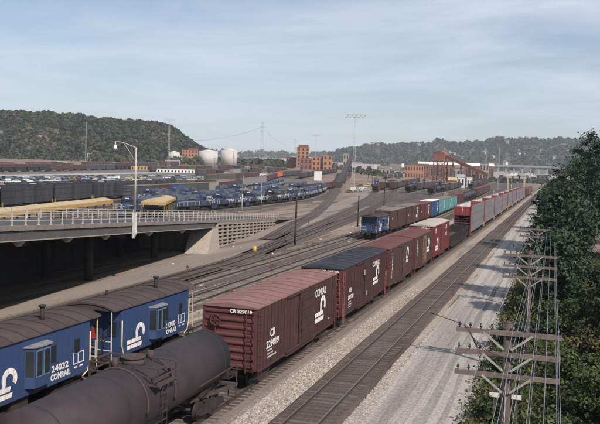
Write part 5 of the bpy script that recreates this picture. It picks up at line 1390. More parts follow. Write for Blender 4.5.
# oil tanks
for px, wpx, py0, py1, lab in ((208, 19, 163.5, 150.5, 'white oil storage tank with a faint orange band, right of brick building'), (229, 16, 162.5, 149.5, 'white oil storage tank, rightmost of the pair'), (174, 11, 160, 152, 'small white oil tank behind the warehouse')):
    dist = 1040; p = bearing(px, dist); rr = wpx * dist / F_PX / 2; ht = topz(px, py1, p) - p.z
    r = thing('storage_tank', lab, 'storage tank', (p.x, p.y, p.z - .5)); b = MB(); b.cyl((0, 0, 0), (0, 0, ht), rr, n=40); b.build('shell', mat('weathered tank white', (0.46, 0.44, 0.42), var=.12, scale=.1, streak=.3, dirt=(.3, .27, .25)), r)
    b = MB(); b.cyl((0, 0, ht + .01), (0, 0, ht + 1.6), rr + .1, 1.0, n=40); b.build('roof', M_RFW, r)
    b = MB(); b.tube([((rr + .3) * math.cos(a), (rr + .3) * math.sin(a), ht * a / 3.2 + .5) for a in np.linspace(-2.8, -.2, 14) + 3.0 - 3.0], .35, 5); b.build('stair_rail', M_STEEL, r)

# rusty tower with sloping conveyor
pt = bearing(440.5, 760); zt_ = topz(440, 151.5, pt); tw = 12 * 760 / F_PX
r = thing('coaling_tower', 'tall rusty tower on lattice legs with a sloping conveyor', 'tower', (pt.x, pt.y, pt.z - .4), -YAW * 1.0)
b = MB(); hh = zt_ - pt.z
b.box(-tw / 2, tw / 2, -4, 4, hh * .72, hh * .97); b.prism([(-tw / 2 - .3, hh * .971), (tw / 2 + .3, hh * .971), (tw * .1, hh * 1.03), (-tw * .1, hh * 1.03)], 'y', -4.3, 4.3); b.build('hopper_house', mat('orange rust sheet', (0.28, 0.11, 0.075), rough=.85, var=.25, scale=.4), r)
for x in (-tw / 2 + .4, tw / 2 - .4):
    for y in (-3.6, 3.6):
        b = MB(); b.bar((x, y, 0), (x, y, hh * .72), .8, .8); b.build('leg', M_RUSTB, r)
b = MB()
for k in range(4):
    z0, z1 = hh * .72 * k / 4, hh * .72 * (k + 1) / 4
    for y in (-3.6, 3.6):
        b.bar((-tw / 2 + .4, y, z0), (tw / 2 - .4, y, z1), .35, .35); b.bar((tw / 2 - .4, y, z0), (-tw / 2 + .4, y, z1), .35, .35); b.bar((-tw / 2 + .4, y, z1), (tw / 2 - .4, y, z1), .4, .4)
b.build('bracing', M_RUSTB, r)
b = MB(); Lc = 44 * 760 / F_PX; z1 = hh * .93; z0 = hh * .38
b.prism([(tw / 2 - 1, z1 - 3.2), (tw / 2 + Lc, z0 - 2.6), (tw / 2 + Lc, z0 + .4), (tw / 2 - 1, z1)], 'y', -2.4, -.1); b.build('conveyor', M_RUSTB, r)
b = MB()
for k in range(1, 6):
    x = tw / 2 + Lc * k / 5.4; zz_ = z1 - 3.2 + (z0 + .6 - z1) * k / 5.4
    for y in (-2.2, -.3): b.bar((x - 1.5, y, 0), (x, y, zz_), .4, .4); b.bar((x + 1.5, y, 0), (x, y, zz_), .4, .4)
b.build('trestle', M_RUSTB, r)

# water tower
pw = bearing(402.5, 1150); hw_ = topz(402, 164, pw) - pw.z
r = thing('water_tower', 'pale water tower left of the rusty tower', 'water tower', tuple(pw)); b = MB(); b.cyl((0, 0, hw_ * .55), (0, 0, hw_), 2.6, n=18); b.cyl((0, 0, hw_), (0, 0, hw_ + 1.4), 2.7, .2, n=18); b.build('tank', M_WALLW, r)
for k in range(4): b = MB(); a = k * math.pi / 2; b.bar((3 * math.cos(a), 3 * math.sin(a), 0), (2.2 * math.cos(a), 2.2 * math.sin(a), hw_ * .55), .4, .4); b.build('leg', M_STEEL, r)

# masts, pylons, poles
M_MAST = mat('pale mast steel', (0.36, 0.36, 0.36), rough=.5, var=.1)
def lattice_mast(px, pyt, dist, arm, label, w=1.6, cat='light mast', name='light_mast', base=None):
    p = base or bearing(px, dist); h = topz(px, pyt, p) - p.z
    r = thing(name, label, cat, (p.x, p.y, p.z - .35), -math.atan2(p.x, p.y) ); b = MB()
    for sx in (-1, 1):
        for y in (-1, 1): b.bar((sx * w / 2, y * w / 2, 0), (sx * w * .28, y * w * .28, h), .16, .16)
    b.build('legs', M_MAST, r); b = MB(); n = int(h / 2.2)
    for k in range(n):
        f0, f1 = k / n, (k + 1) / n; a0, a1 = w / 2 * (1 - f0) + w * .28 * f0, w / 2 * (1 - f1) + w * .28 * f1
        for q in (-1, 1):
            b.bar((-a0, q * a0, h * f0), (a1, q * a1, h * f1), .09, .09); b.bar((q * a0, a0, h * f0), (q * a1, -a1, h * f1), .09, .09); b.bar((-a1, q * a1, h * f1), (a1, q * a1, h * f1), .09, .09)
    b.build('bracing', M_MAST, r)
    if arm:
        b = MB()
        for z in (h - 1.2, h): b.bar((-arm / 2, 0, z), (arm / 2, 0, z), .2, .2)
        for k in range(9): x = -arm / 2 + k * arm / 8; b.bar((x, 0, h - 1.2), (x, 0, h), .1, .1)
        cbm = b.build('crossbar', M_MAST, r); l0 = None; lm = MB(); lm.cyl((0, -.2, 0), (0, -.7, -.3), .22, .4, n=8)
        for k in range(10):
            l = (-arm / 2 + k * arm / 9, 0, h - .1 if k % 2 else h - 1.3)
            if l0 is None: l0 = lm.build('floodlight', M_WALLW, r); l0.location = l
            else: same(l0, 'floodlight', r, l)
    return r
mb_ = at(353, 190); lattice_mast(356.5, 114, 0, 10.5, 'tall pale lattice light tower with a wide crossbar in the middle', base=mb_)
b = MB(); b.box(-1.2, 1.2, -1.2, 1.2, -.3, 1.6); o = b.build('concrete_footing', M_WALLW); o.location = (mb_.x, mb_.y, mb_.z); tag(o, 'white painted footing block under the tallest light tower', 'footing')
lattice_mast(168.5, 118.5, 700, 8.5, 'light tower with a crossbar standing before the wooded hill')
lattice_mast(315, 134, 980, 10, 'farther light tower rising behind the brick group')
lattice_mast(499, 147, 620, 0, 'thin pale mast right of the white sheds', w=1.0, cat='mast', name='steel_mast')
lattice_mast(486, 147.5, 900, 0, 'thin grey mast behind the sloping conveyor', w=1.2, cat='mast', name='steel_mast')
lattice_mast(437.5, 149, 1300, 0, 'pair of far chimneys, left one', w=2.2, cat='mast', name='steel_mast') if 0 else None
lattice_mast(85.5, 122, 900, 0, 'thin pale mast in front of the wooded hill at left', w=.9, cat='mast', name='steel_mast')
def pylon(px, pyt, dist, label, base_w=9):
    p = bearing(px, dist); h = topz(px, pyt, p) - p.z; r = thing('power_pylon', label, 'pylon', tuple(p), -math.atan2(p.x, p.y)); b = MB(); n = 9
    for k in range(n):
        f0, f1 = k / n, (k + 1) / n; a0, a1 = base_w / 2 * (1 - f0) ** 1.4 + .7, base_w / 2 * (1 - f1) ** 1.4 + .7
        for sx in (-1, 1):
            for q in (-1, 1): b.bar((sx * a0, q * a0, h * f0), (sx * a1, q * a1, h * f1), .32, .32)
        for q in (-1, 1): b.bar((-a0, q * a0, h * f0), (a1, q * a1, h * f1), .18, .18); b.bar((a0, q * a0, h * f0), (-a1, q * a1, h * f1), .18, .18)
    b.build('lattice_body', M_STEEL, r)
    for z, w in ((.97, 7), (.87, 9), (.77, 8)):
        b = MB(); b.bar((-w / 2, 0, h * z), (w / 2, 0, h * z), .3, .3); b.bar((-w / 2, 0, h * z), (0, 0, h * z + 1.5), .2, .2); b.bar((w / 2, 0, h * z), (0, 0, h * z + 1.5), .2, .2); b.build('crossarm', M_STEEL, r)
    return Vector((p.x, p.y, p.z + h * .87))
q1 = pylon(261.5, 121.5, 1150, 'tall transmission pylon over the town, left of the brick tower'); q2 = pylon(294.5, 139, 2000, 'smaller far transmission pylon above the brick tower', 8)
M_WIRE = mat('aluminium wire', (0.22, 0.23, 0.25), rough=.5, var=0)
def cable(name, pts, r, lab, cat, grp=None, M=None, n=4):
    mb = MB(); mb.tube(pts, r, n); return tag(mb.build(name, M or M_WIRE), lab, cat, grp)
def sag(a, c, d, n=10): return [a.lerp(c, k / n) - Vector((0, 0, d * 4 * (k / n) * (1 - k / n))) for k in range(n + 1)]
qa = bearing(150, 1350) + Vector((0, 0, 46))
cable('transmission_line', sag(q1, qa, 14), .12, 'sagging transmission line left of the tall pylon', 'wire')
cable('transmission_line', sag(q1, q2, 14), .12, 'sagging transmission line between the two pylons', 'wire')
def wood_pole(base, h, label, arm=0, M=M_DPOLE, r0=.17, name='utility_pole', cat='pole'):
    r = thing(name, label, cat, (base.x, base.y, base.z - .4)); b = MB(); b.cyl((0, 0, 0), (.06, 0, h * .5), r0, r0 * .85, n=10); b.cyl((.06, 0, h * .5), (.1, 0, h), r0 * .85, r0 * .68, n=10); b.build('pole_shaft', M, r)
    if arm: b = MB(); b.box(-arm / 2, arm / 2, -.06, .06, h - .5, h - .36); b.build('crossarm', M, r)
    return r
wood_pole(Vector((-38.1, 116.1, 0)), 8.6, 'dark wooden pole beside the service road nearest the crib wall')
wood_pole(Vector((-39.4, 162, 0)), 6.6, 'dark wooden pole left of the lone blue caboose')
wood_pole(Vector((-77.1, 190, 0)), 9.6, 'pale slim lamp pole in front of the blue locomotives', 0, M_MAST, .12, 'lamp_pole')
wood_pole(at(384, 205), 9, 'dark pole between the curved tracks and the lone caboose train')
wood_pole(at(261, 206), 7.5, 'short pale pole before the locomotive row', 0, M_MAST, .1, 'lamp_pole')
wood_pole(at(214, 176), 15, 'dark pole standing in front of the white tanks', 2.4)
wood_pole(at(233, 170), 20, 'tall dark pole right of the white tanks', 2.4)
wood_pole(at(258, 178), 19, 'dark pole before the small cream cabin', 2.4)
wood_pole(at(424, 190), 9, 'dark pole before the blue engine group', 2.0)
wood_pole(at(511, 190), 9, 'pale pole beside the far autoracks', 0, M_MAST, .2)
for k, (px, py, h) in enumerate(((336, 176, 12), (372, 186, 9), (368, 181, 10), (378, 177, 12), (395, 178, 12), (447, 176, 14), (470, 176, 14), (280, 172, 14), (120, 168, 14), (150, 169, 16))):
    wood_pole(at(px, py), h, 'far dark pole ' + ('near the hopper string', 'left of the head-on locomotive', 'beside the service road bend', 'at the head of the service road', 'in front of the tan house', 'right of the rusty tower', 'near the small white sheds', 'left of the brick group', 'below the wooded hill by the lamp', 'right of the ochre shed')[k], 2)

# beige signal gantry over the far tracks
pg = bearing(517, 520); r = thing('signal_gantry', 'beige signal gantry spanning the far tracks', 'gantry', tuple(pg), -.02); b = MB(); hg = topz(517, 176.5, pg) - pg.z
M_BEIGE = mat('beige steel', (0.42, 0.34, 0.24), rough=.7, var=.1)
for x in (-5, 5): b = MB(); b.box(x - .5, x + .5, -.5, .5, -.4, hg - 1.2); b.build('leg', M_BEIGE, r)
b = MB(); b.box(-6, 6, -.6, .6, hg - 1.19, hg); b.build('beam', M_BEIGE, r)
b = MB(); b.box(-2.3, -1.7, -.9, -.61, hg - 1.5, hg + .6); b.box(1.7, 2.3, -.9, -.61, hg - 1.5, hg + .6); b.build('signal_head', M_BLACK, r)

# far white viaduct on the right
va, vb = bearing(486, 1500), bearing(560, 1500); zv = topz(520, 166, va); d_ = vb - va
r = thing('viaduct', 'long pale viaduct crossing below the far hill', 'bridge', tuple(va), math.atan2(d_.y, d_.x)); b = MB(); b.box(0, d_.length, -5, 5, zv - 2.4 - va.z, zv - va.z); b.build('deck', M_WALLG, r)
b = MB(); b.box(0, d_.length, -5.3, -5.01, zv - 1.2 - va.z, zv + 1.1 - va.z); b.build('parapet', M_WALLG, r)
for k in range(9): b = MB(); x = (k + .5) * d_.length / 9; b.box(x - 1.3, x + 1.3, -3, 3, -1, zv - 2.41 - va.z); b.build('pier', M_WALLG, r)

# trees among the far town
def far_trees(n, px0, px1, d0, d1, size, seed):
    g_ = np.random.default_rng(seed); C = []; T = []; S = []; Nn = []
    for k in range(n):
        p = bearing(float(g_.uniform(px0, px1)), float(g_.uniform(d0, d1))); s = size * float(g_.uniform(.5, 1.4)); t = float(g_.beta(2, 2.5))
        d = g_.normal(size=(26, 3)); d /= np.linalg.norm(d, axis=1)[:, None]; d[:, 2] = np.abs(d[:, 2])
        C.append(np.array([p.x, p.y, p.z]) + d * s * np.array([.8, .8, .9])); Nn.append(d + g_.normal(size=d.shape) * .4); S.append(g_.uniform(.22, .4, 26) * s); T.append(t + g_.normal(size=26) * .08)
    tag(quads('distant_trees', np.concatenate(C), np.concatenate(Nn), np.concatenate(S), np.concatenate(T), L_FAR, None, .7), kind='stuff')
far_trees(420, 205, 560, 1300, 2600, 9, 1); far_trees(70, 236, 284, 1050, 1300, 8, 2); far_trees(60, 352, 402, 950, 1250, 6, 4); far_trees(120, -20, 200, 1010, 1120, 8, 5); far_trees(90, 470, 545, 1050, 1480, 7, 6)
# far town: small blocks and houses
M_HW = mat('far house walls', (0.50, 0.47, 0.44), rnd=.45, var=.05); M_HR = mat('far house roofs', (0.13, 0.11, 0.10), rnd=.5, var=.1); M_FB = mat('far works walls', (0.34, 0.31, 0.30), rnd=.6, var=.1)
def small_house(p, w, d, h, rz, gable, lab, grp, name='house'):
    b = MB(); b.box(-w / 2, w / 2, -d / 2, d / 2, -2.5, h, 0)
    if gable: b.prism([(-d / 2 - .4, h + .01), (0, h + d * .42), (d / 2 + .4, h + .01)], 'x', -w / 2 - .4, w / 2 + .4, 1)
    else: b.box(-w / 2 - .3, w / 2 + .3, -d / 2 - .3, d / 2 + .3, h + .01, h + .8, 1)
    for k in range(3): b.box(-w / 2 + w * (k + .25) / 3, -w / 2 + w * (k + .65) / 3, -d / 2 - .12, -d / 2 - .01, h * .35, h * .75, 2)
    o = b.build(name, [M_HW if gable else M_FB, M_HR if gable else M_RFW, M_GLASS]); o.location = p; o.rotation_euler = (0, 0, rz); tag(o, lab, 'house' if gable else 'factory', grp)
R2 = random.Random(3)
for k in range(60):                                  # houses on the far hillside, standing on its slope
    i = R2.randint(10, 84); j = R2.randint(1, 8) if R2.random() < .75 else R2.randint(8, 13); v = V_FAR[i, j]
    small_house(Vector(v) + Vector((0, 0, 6)), R2.uniform(9, 17), R2.uniform(8, 11), R2.uniform(5, 8), R2.uniform(-.6, .6), True, 'small pale house among the trees of the far right hill', 'houses on the far right hill')
for k in range(6):
    i = R2.randint(8, 70); j = R2.randint(1, 6); v = V_HILL[i, j]
    small_house(Vector(v) + Vector((0, 0, 3)), R2.uniform(9, 14), 8, 5, R2.uniform(-.6, .6), True, 'small pale house at the foot of the wooded left hill', 'houses on the wooded left hill')
for k in range(110):
    px = R2.uniform(196, 560); dd = R2.uniform(1250, 2400); p = bearing(px, dd)
    g_ = R2.random() < .45
    small_house(p + Vector((0, 0, 2)), R2.uniform(14, 26) if g_ else R2.uniform(18, 55), R2.uniform(10, 18), R2.uniform(6, 14) * (1.0 if px > 330 else 1.25), R2.uniform(-.4, .4), g_, 'far gabled house of the hazy town beyond the yard' if g_ else 'far flat roofed works block beyond the yard', 'far town houses' if g_ else 'far works blocks', 'house' if g_ else 'factory')

# ------------------------------------------------------------------ street lamp on the ramp
q = rp(70, -.16, -.6); r = thing('street_lamp', 'grey street lamp leaning its arm out over the ramp railing', 'street lamp', tuple(q))
b = MB(); b.box(-.16, .16, -.19, .19, -.5, 1.6); b.prism([(-.16, -.501), (.16, -.501), (-.06, -1.0), (-.16, -1.0)], 'y', -.19, .19); b.build('pedestal', mat('white lamp pedestal', (0.6, 0.57, 0.54), rough=.6, streak=.2), r)
zt_l = topz(133.8, 147.5, q) - q.z; M_LPOLE = mat('pale grey lamp steel', (0.38, 0.35, 0.33), rough=.45)
b = MB(); b.cyl((0, 0, 1.6), (.02, 0, zt_l), .11, .07, n=12); b.build('pole_shaft', M_LPOLE, r)
b = MB(); A_ = (-2.05, -.5, zt_l + .55); b.tube([(0.02, 0, zt_l - .02), (-.6, -.15, zt_l + .22), (-1.4, -.35, zt_l + .48), A_], .05, 7); b.tube([(.02, 0, zt_l - 1.5), (-.7, -.17, zt_l - .3), (-1.2, -.3, zt_l + .38)], .03, 6); b.build('arm', M_LPOLE, r)
b = MB(); b.cyl((A_[0], A_[1], A_[2] + .02), (A_[0], A_[1], A_[2] - .35), .05, .07, n=10); b.cyl((A_[0], A_[1], A_[2] - .351), (A_[0], A_[1], A_[2] - .8), .10, .24, n=16); b.build('lamp_head', M_WALLW, r)

# ------------------------------------------------------------------ pole line with crossarms on the right
M_INS = mat('dark glass insulator', (0.03, 0.035, 0.05), rough=.15, var=0, spec=.6)
M_ARM = mat('grey crossarm wood', (0.16, 0.125, 0.115), rough=.9, var=.25, scale=4, mapscale=(.25, 1, 1))
M_BRACE = mat('pale flat brace', (0.33, 0.31, 0.29), rough=.5)
PY = [0.8, 24.8, 49.0, 73.2]; ZTOP = 7.15
ARMZ = (-.28, -.94, -1.6)
def line_pole():
    r = link('utility_pole', None); H_ = ZTOP + .4
    b = MB(); b.cyl((0, 0, 0), (0, 0, H_), .19, .14, n=14); b.cyl((0, 0, H_), (0, 0, H_ + .06), .14, .05, n=14); b.build('pole_shaft', M_POLE, r)
    for dz in ARMZ:
        b = MB(); z = H_ + dz; b.box(-1.55, 1.55, -.25, -.14, z - .07, z + .07); a = b.build('crossarm', M_ARM, r)
        ins = MB(); ins.cyl((0, -.195, .071), (0, -.195, .15), .018, n=6); ins.cyl((0, -.195, .13), (0, -.195, .21), .045, .03, n=8); ins.cyl((0, -.195, .211), (0, -.195, .25), .03, .02, n=8); i0 = None
        for k in range(10):
            x = -1.45 + k * 2.9 / 9
            if abs(x) < .12: continue
            if i0 is None: i0 = ins.build('insulator', M_INS, a); i0.location = (x, 0, z)
            else: same(i0, 'insulator', a, (x, 0, z))
        for sx in (-1, 1): b = MB(); b.bar((sx * .1, -.262, z - .5), (sx * .72, -.262, z - .02), .014, .065); b.build('brace', M_BRACE, r)
    b = MB(); b.tube([(.0, -.16, H_ - 1.7), (.01, -.19, 3), (.0, -.2, .3)], .02, 5); b.build('ground_wire', M_WIRE, r)
    return r
PX = lambda y: -1.08 - .004 * y
lp0 = None
for k, y in enumerate(PY):
    lab = ('weathered utility pole with three crossarms below the camera bridge', 'weathered utility pole with three crossarms at the lower right, nearest in view', 'second utility pole with three braced crossarms before the bushes', 'third utility pole of the line beside the gravel road', 'fourth utility pole of the line, half hidden by trees', 'fifth utility pole of the line among the trees', 'sixth utility pole of the line among the trees', 'seventh utility pole of the line among the trees', 'eighth utility pole of the line among the trees')[k]
    place('line_pole', line_pole, (PX(y), y, -.4), RN.uniform(-.03, .03), lab, 'utility pole', 'utility poles of the trackside line')
for dz, xs in ((ARMZ[0], (3, 5, 6, 7, 8, 9)), (ARMZ[1], (0, 5, 6, 8, 9)), (ARMZ[2], (5, 7, 9))):
    for k in xs:
        x = -1.45 + k * 2.9 / 9; pts = []
        for i in range(len(PY) - 1):
            a = Vector((PX(PY[i]) + x, PY[i] - .195, ZTOP + dz + .22)); c = Vector((PX(PY[i + 1]) + x, PY[i + 1] - .195, ZTOP + dz + .22)); s_ = sag(a, c, .28 + .06 * math.sin(k * 3 + i), 8); pts += s_ if i == 0 else s_[1:]
        cable('line_wire', pts, .0065, 'thin bare wire strung on the %s crossarms, %s pin from the left' % ({ARMZ[0]: 'top', ARMZ[1]: 'middle', ARMZ[2]: 'lowest'}[dz], ('first second third fourth fifth sixth seventh eighth ninth tenth').split()[k]), 'wire', 'wires along the trackside poles')
b = MB()
for k in range(4): b.tube(sag(Vector((-1.25 - .1 * k, 24.55, ZTOP - 1.0)), Vector((-2.5 + .05 * k, 24.55, ZTOP - .12 - .02 * k)), .22 + .05 * k, 8), .012, 4)
b.tube(sag(Vector((-2.55, 24.55, ZTOP - .1)), Vector((-3.6, 24.9, ZTOP + .1)), .0, 4), .012, 4)
tag(b.build('cable_bundle', M_BLACK), 'black loose cables hanging off the nearest crossarms', 'cable')
for dx_, lab in ((-.55, 'white enamel sign plate low on the left of the nearest utility pole'), (.55, 'white enamel sign plate low on the right of the nearest utility pole')):
    b = MB(); b.box(-.15, .15, -.015, .015, -.07, .07); b.box(-.03, .03, .0151, .03, -.6, .3, 1); o = b.build('sign_plate', [M_WALLW, M_POLE]); o.location = (PX(24.8) + dx_ * .6, 24.75, ZTOP - 2.25); tag(o, lab, 'sign')

# ------------------------------------------------------------------ trees and bushes on the right bank
L_DARK = leaf_mat('dark green leaves', [(0.018, 0.034, 0.023), (0.033, 0.056, 0.034), (0.053, 0.082, 0.046), (0.09, 0.12, 0.065)])
L_OLIVE = leaf_mat('olive leaves', [(0.028, 0.044, 0.020), (0.050, 0.070, 0.028), (0.078, 0.094, 0.038), (0.12, 0.115, 0.048)])
L_AUT = leaf_mat('autumn leaves', [(0.030, 0.036, 0.019), (0.055, 0.055, 0.026), (0.085, 0.070, 0.03), (0.14, 0.09, 0.04)])
M_BARK = mat('grey bark', (0.07, 0.055, 0.045), rough=.95, var=.3, scale=5, mapscale=(1, 1, .2))
def tree(x, y, h, r, label, L, nleaf, lsize, low=.2, cone=0.0, name='tree', cat='tree', nclump=46):
    root = thing(name, label, cat, (x, y, -.4)); C = []
    zc = h * (low + (1 - low) / 2); rz2 = h * (1 - low) / 2
    while len(C) < nclump:
        v = NP.normal(size=3); v /= np.linalg.norm(v); rr_ = NP.uniform(.35, 1.0) ** .6
        p = v * rr_; t = (p[2] + 1) / 2; w = (1 - cone * t) * (1 + .22 * math.sin(5 * math.atan2(v[1], v[0]) + x + 3 * v[2]))
        C.append((p[0] * r * .86 * w, p[1] * r * .86 * w, zc + p[2] * rz2 * .9))
    C = np.array(C); per = nleaf // nclump; cr_ = NP.uniform(.5, 1.5, nclump) * r * (.27 if nclump < 100 else .2)
    d = NP.normal(size=(nclump, per, 3)); d /= np.linalg.norm(d, axis=2)[:, :, None]
    rad_ = np.minimum(np.abs(NP.normal(size=(nclump, per, 1))) * .62, NP.uniform(.9, 1.25, (nclump, per, 1)))
    P = C[:, None, :] + d * rad_ * cr_[:, None, None] * np.array([1.15, 1.15, .75])
    nn = d * .8 + NP.normal(size=d.shape) * .6 + np.array([0, 0, .35]); nn /= np.linalg.norm(nn, axis=2)[:, :, None]
    S = NP.uniform(.55, 1.25, (nclump, per)) * lsize
    T = np.clip(NP.beta(2, 2.4, nclump)[:, None] * .8 + NP.normal(size=(nclump, per)) * .16, 0, 1)
    P = P.reshape(-1, 3); keep = P[:, 2] > .05
    quads('crown', P[keep], nn.reshape(-1, 3)[keep], S.ravel()[keep], T.ravel()[keep], L, root, .55)
    b = MB(); tr = max(.05, h * .016); top = zc + rz2 * .35
    b.tube([(0, 0, 0), (RN.uniform(-.1, .1) * r * .3, 0, top * .4), (RN.uniform(-.2, .2) * r * .4, RN.uniform(-.2, .2) * r * .4, top * .75), (0, 0, top)], [tr * 1.25, tr, tr * .7, tr * .3], 8); 
    tk_ = b.build('trunk', M_BARK, root)
    for k in range(6 if h > 4 else 4):
        c = C[RN.randrange(nclump)]; z0 = max(.3, min(c[2] - r * .4, top * .7)) * RN.uniform(.6, 1)
        b = MB(); b.tube([(0, 0, z0), (c[0] * .5, c[1] * .5, z0 + (c[2] - z0) * .6), tuple(c)], [tr * .5, tr * .35, tr * .12], 6); b.build('limb', M_BARK, root)
    return root
big = [(4.9, 126, 19.4, 6.6, L_DARK, 'tallest dark green tree at the right edge'), (0.3, 138, 12.6, 4.3, L_DARK, 'dark tree leaning over the gravel road, mid distance'), (2.2, 112, 10.2, 4.6, L_DARK, 'rounded dark tree hiding the fifth pole of the line'),
       (10.5, 97, 13, 6, L_DARK, 'broad dark tree in front of the tallest one'), (1.2, 180, 11.5, 4.6, L_DARK, 'dark tree beyond the leaning one along the gravel road'), (3, 208, 11.5, 5, L_DARK, 'sixth dark tree along the gravel road'), (1.6, 243, 10.5, 4.6, L_OLIVE, 'olive tree far along the gravel road'),
       (2, 285, 11.5, 5, L_DARK, 'dark tree far along the track, before the farthest ones'), (1, 335, 11, 5, L_DARK, 'far dark tree where the gravel road narrows'), (2, 400, 12, 5.5, L_OLIVE, 'far olive tree at the end of the gravel road'), (13, 150, 20, 7.5, L_DARK, 'tall dark tree behind the tallest at the right edge'), (16, 118, 17, 7, L_DARK, 'tall dark tree beyond the right edge of the bank'),
       (9.5, 190, 16, 6, L_DARK, 'tall tree behind the mid distance trees'), (6.5, 165, 15.5, 5.5, L_DARK, 'dark tree between the leaning one and the tallest')]
for x, y, h, r, L, lab in big: tree(x, y, h, r, lab, L, 24000, .205 if y < 220 else .36, .12, .25, nclump=170)
mid = [(1.0, 97, 12.5, 3.4, L_DARK, 'slim dark tree shading the gravel beyond the pointed one', .4), (0.7, 78, 11.4, 4.2, L_DARK, 'pointed dark tree casting its shadow over the gravel', .55), (6.2, 71, 7.5, 3.6, L_DARK, 'dark tree right of the second utility pole', .2), (.2, 69, 8.2, 2.6, L_DARK, 'narrow dark tree growing around the third utility pole', .2), (10.5, 76, 10, 4.8, L_DARK, 'leafy dark tree at the right edge below the tall trees', .2), (4.6, 60, 4.8, 2.8, L_OLIVE, 'olive tree behind the second utility pole', .2), (9.5, 57, 7.5, 4.2, L_OLIVE, 'olive tree at the right edge in mid height', .2), (14, 62, 10, 5, L_DARK, 'dark tree outside the olive ones', .2)]
for x, y, h, r, L, lab, cn_ in mid: tree(x, y, h, r, lab, L, 10000, .2, .08, cn_, nclump=60)
bush = [(1.2, 61, 3.0, 2.0, L_OLIVE, 'olive bush at the foot of the second pole, gravel side'), (3.3, 50, 3.6, 2.4, L_AUT, 'yellowing bush just beyond the nearest utility pole wires'), (6.4, 46, 4.6, 2.8, L_AUT, 'rust tinged bush between the wires and the right edge'), (2.4, 41, 2.8, 1.9, L_OLIVE, 'green bush right of the nearest utility pole top'), (5.2, 37, 3.6, 2.3, L_AUT, 'brown autumn bush below the wires at right'), (8.6, 40, 4.8, 2.8, L_OLIVE, 'large olive bush in the lower right corner'),
        (-.6, 69, 2.8, 1.7, L_OLIVE, 'small bush on the gravel edge beyond the second pole'), (.8, 77, 3.4, 2.0, L_DARK, 'dark bush at the gravel edge below the pointed tree'), (3.2, 32, 2.6, 1.9, L_OLIVE, 'low green bush under the crossarms'), (6.0, 30, 3.2, 2.3, L_OLIVE, 'low olive bush at the bottom right'), (.4, 35, 1.7, 1.3, L_OLIVE, 'low bush right behind the nearest pole shaft'), (-2.2, 39, 1.3, 1.0, L_OLIVE, 'little bush at the gravel edge left of the nearest pole'), (-2.4, 47, 1.5, 1.1, L_DARK, 'little dark bush on the gravel edge left of the second pole'), (-2.2, 31, 1.1, .9, L_AUT, 'little dry bush at the gravel edge under the crossarms'),
        (-2.2, 56, 1.9, 1.3, L_DARK, 'dark bush on the gravel edge between two poles'), (-1.2, 95, 3.2, 1.8, L_DARK, 'dark bush at the gravel edge beyond the pointed tree'), (.5, 29, 1.4, 1.1, L_AUT, 'dry bush at the very foot of the nearest pole'), (-1.5, 128, 4.0, 2.0, L_DARK, 'dark bush at the gravel edge by the fifth pole'), (8.5, 33, 3.8, 2.5, L_AUT, 'autumn bush in the lowest right corner'), (1.6, 46, 2.6, 1.7, L_OLIVE, 'olive bush right under the wires between two poles'), (5.4, 54, 4.0, 2.4, L_AUT, 'rust brown bush beneath the olive tree'), (7.5, 64, 5, 2.8, L_AUT, 'tawny bush between the dark tree and the olive tree'),
        (2.6, 26.5, 1.9, 1.5, L_OLIVE, 'green bush under the lowest crossarm end'), (4.5, 43, 3.0, 1.9, L_OLIVE, 'green bush among the autumn ones'), (-2.6, 110, 2.6, 1.5, L_OLIVE, 'olive bush at the gravel edge by the fourth pole')]
for x, y, h, r, L, lab in bush: tree(x, y, h, r, lab, L, 8000, .085 + .0008 * y, .02, .1, 'bush', 'bush', 34)
# bushes left of the lone caboose and weeds in the yard
def scatter(name, n, xr, yr, hgt, size, L, z=-.33, fn=None):
    x = NP.uniform(*xr, n); y = NP.uniform(*yr, n)
    if fn is not None:
        k = fn(x, y); x, y = x[k], y[k]
    cl = np.repeat(np.stack([x, y, np.full(len(x), z)], 1), 7, 0); cl += NP.normal(size=cl.shape) * np.array([.25, .25, 0]); cl[:, 2] += np.abs(NP.normal(size=len(cl))) * hgt
    nn = NP.normal(size=cl.shape); nn[:, 2] *= .4; nn /= np.linalg.norm(nn, axis=1)[:, None]
    tag(quads(name, cl, nn, NP.uniform(.6, 1.3, len(cl)) * size, np.repeat(NP.uniform(0, 1, len(x)), 7), L), kind='stuff')
scatter('weeds', 9000, (-3.6, 9), (20, 130), .35, .13, L_OLIVE)
scatter('weeds', 1500, (-3.9, -2.6), (16, 140), .2, .08, L_AUT)
scatter('grass', 900, (-33, -26.4), (40, 170), .12, .1, L_AUT, fn=lambda x, y: (np.abs(x + 29.7) > 1.9) & (np.sin(x * 3 + y * .31) > .55))
# scrap and stones lying about the yard
M_RUSTD_ = mat('sooty corrugated gallery', (0.055, 0.04, 0.042), var=.25, scale=.3)
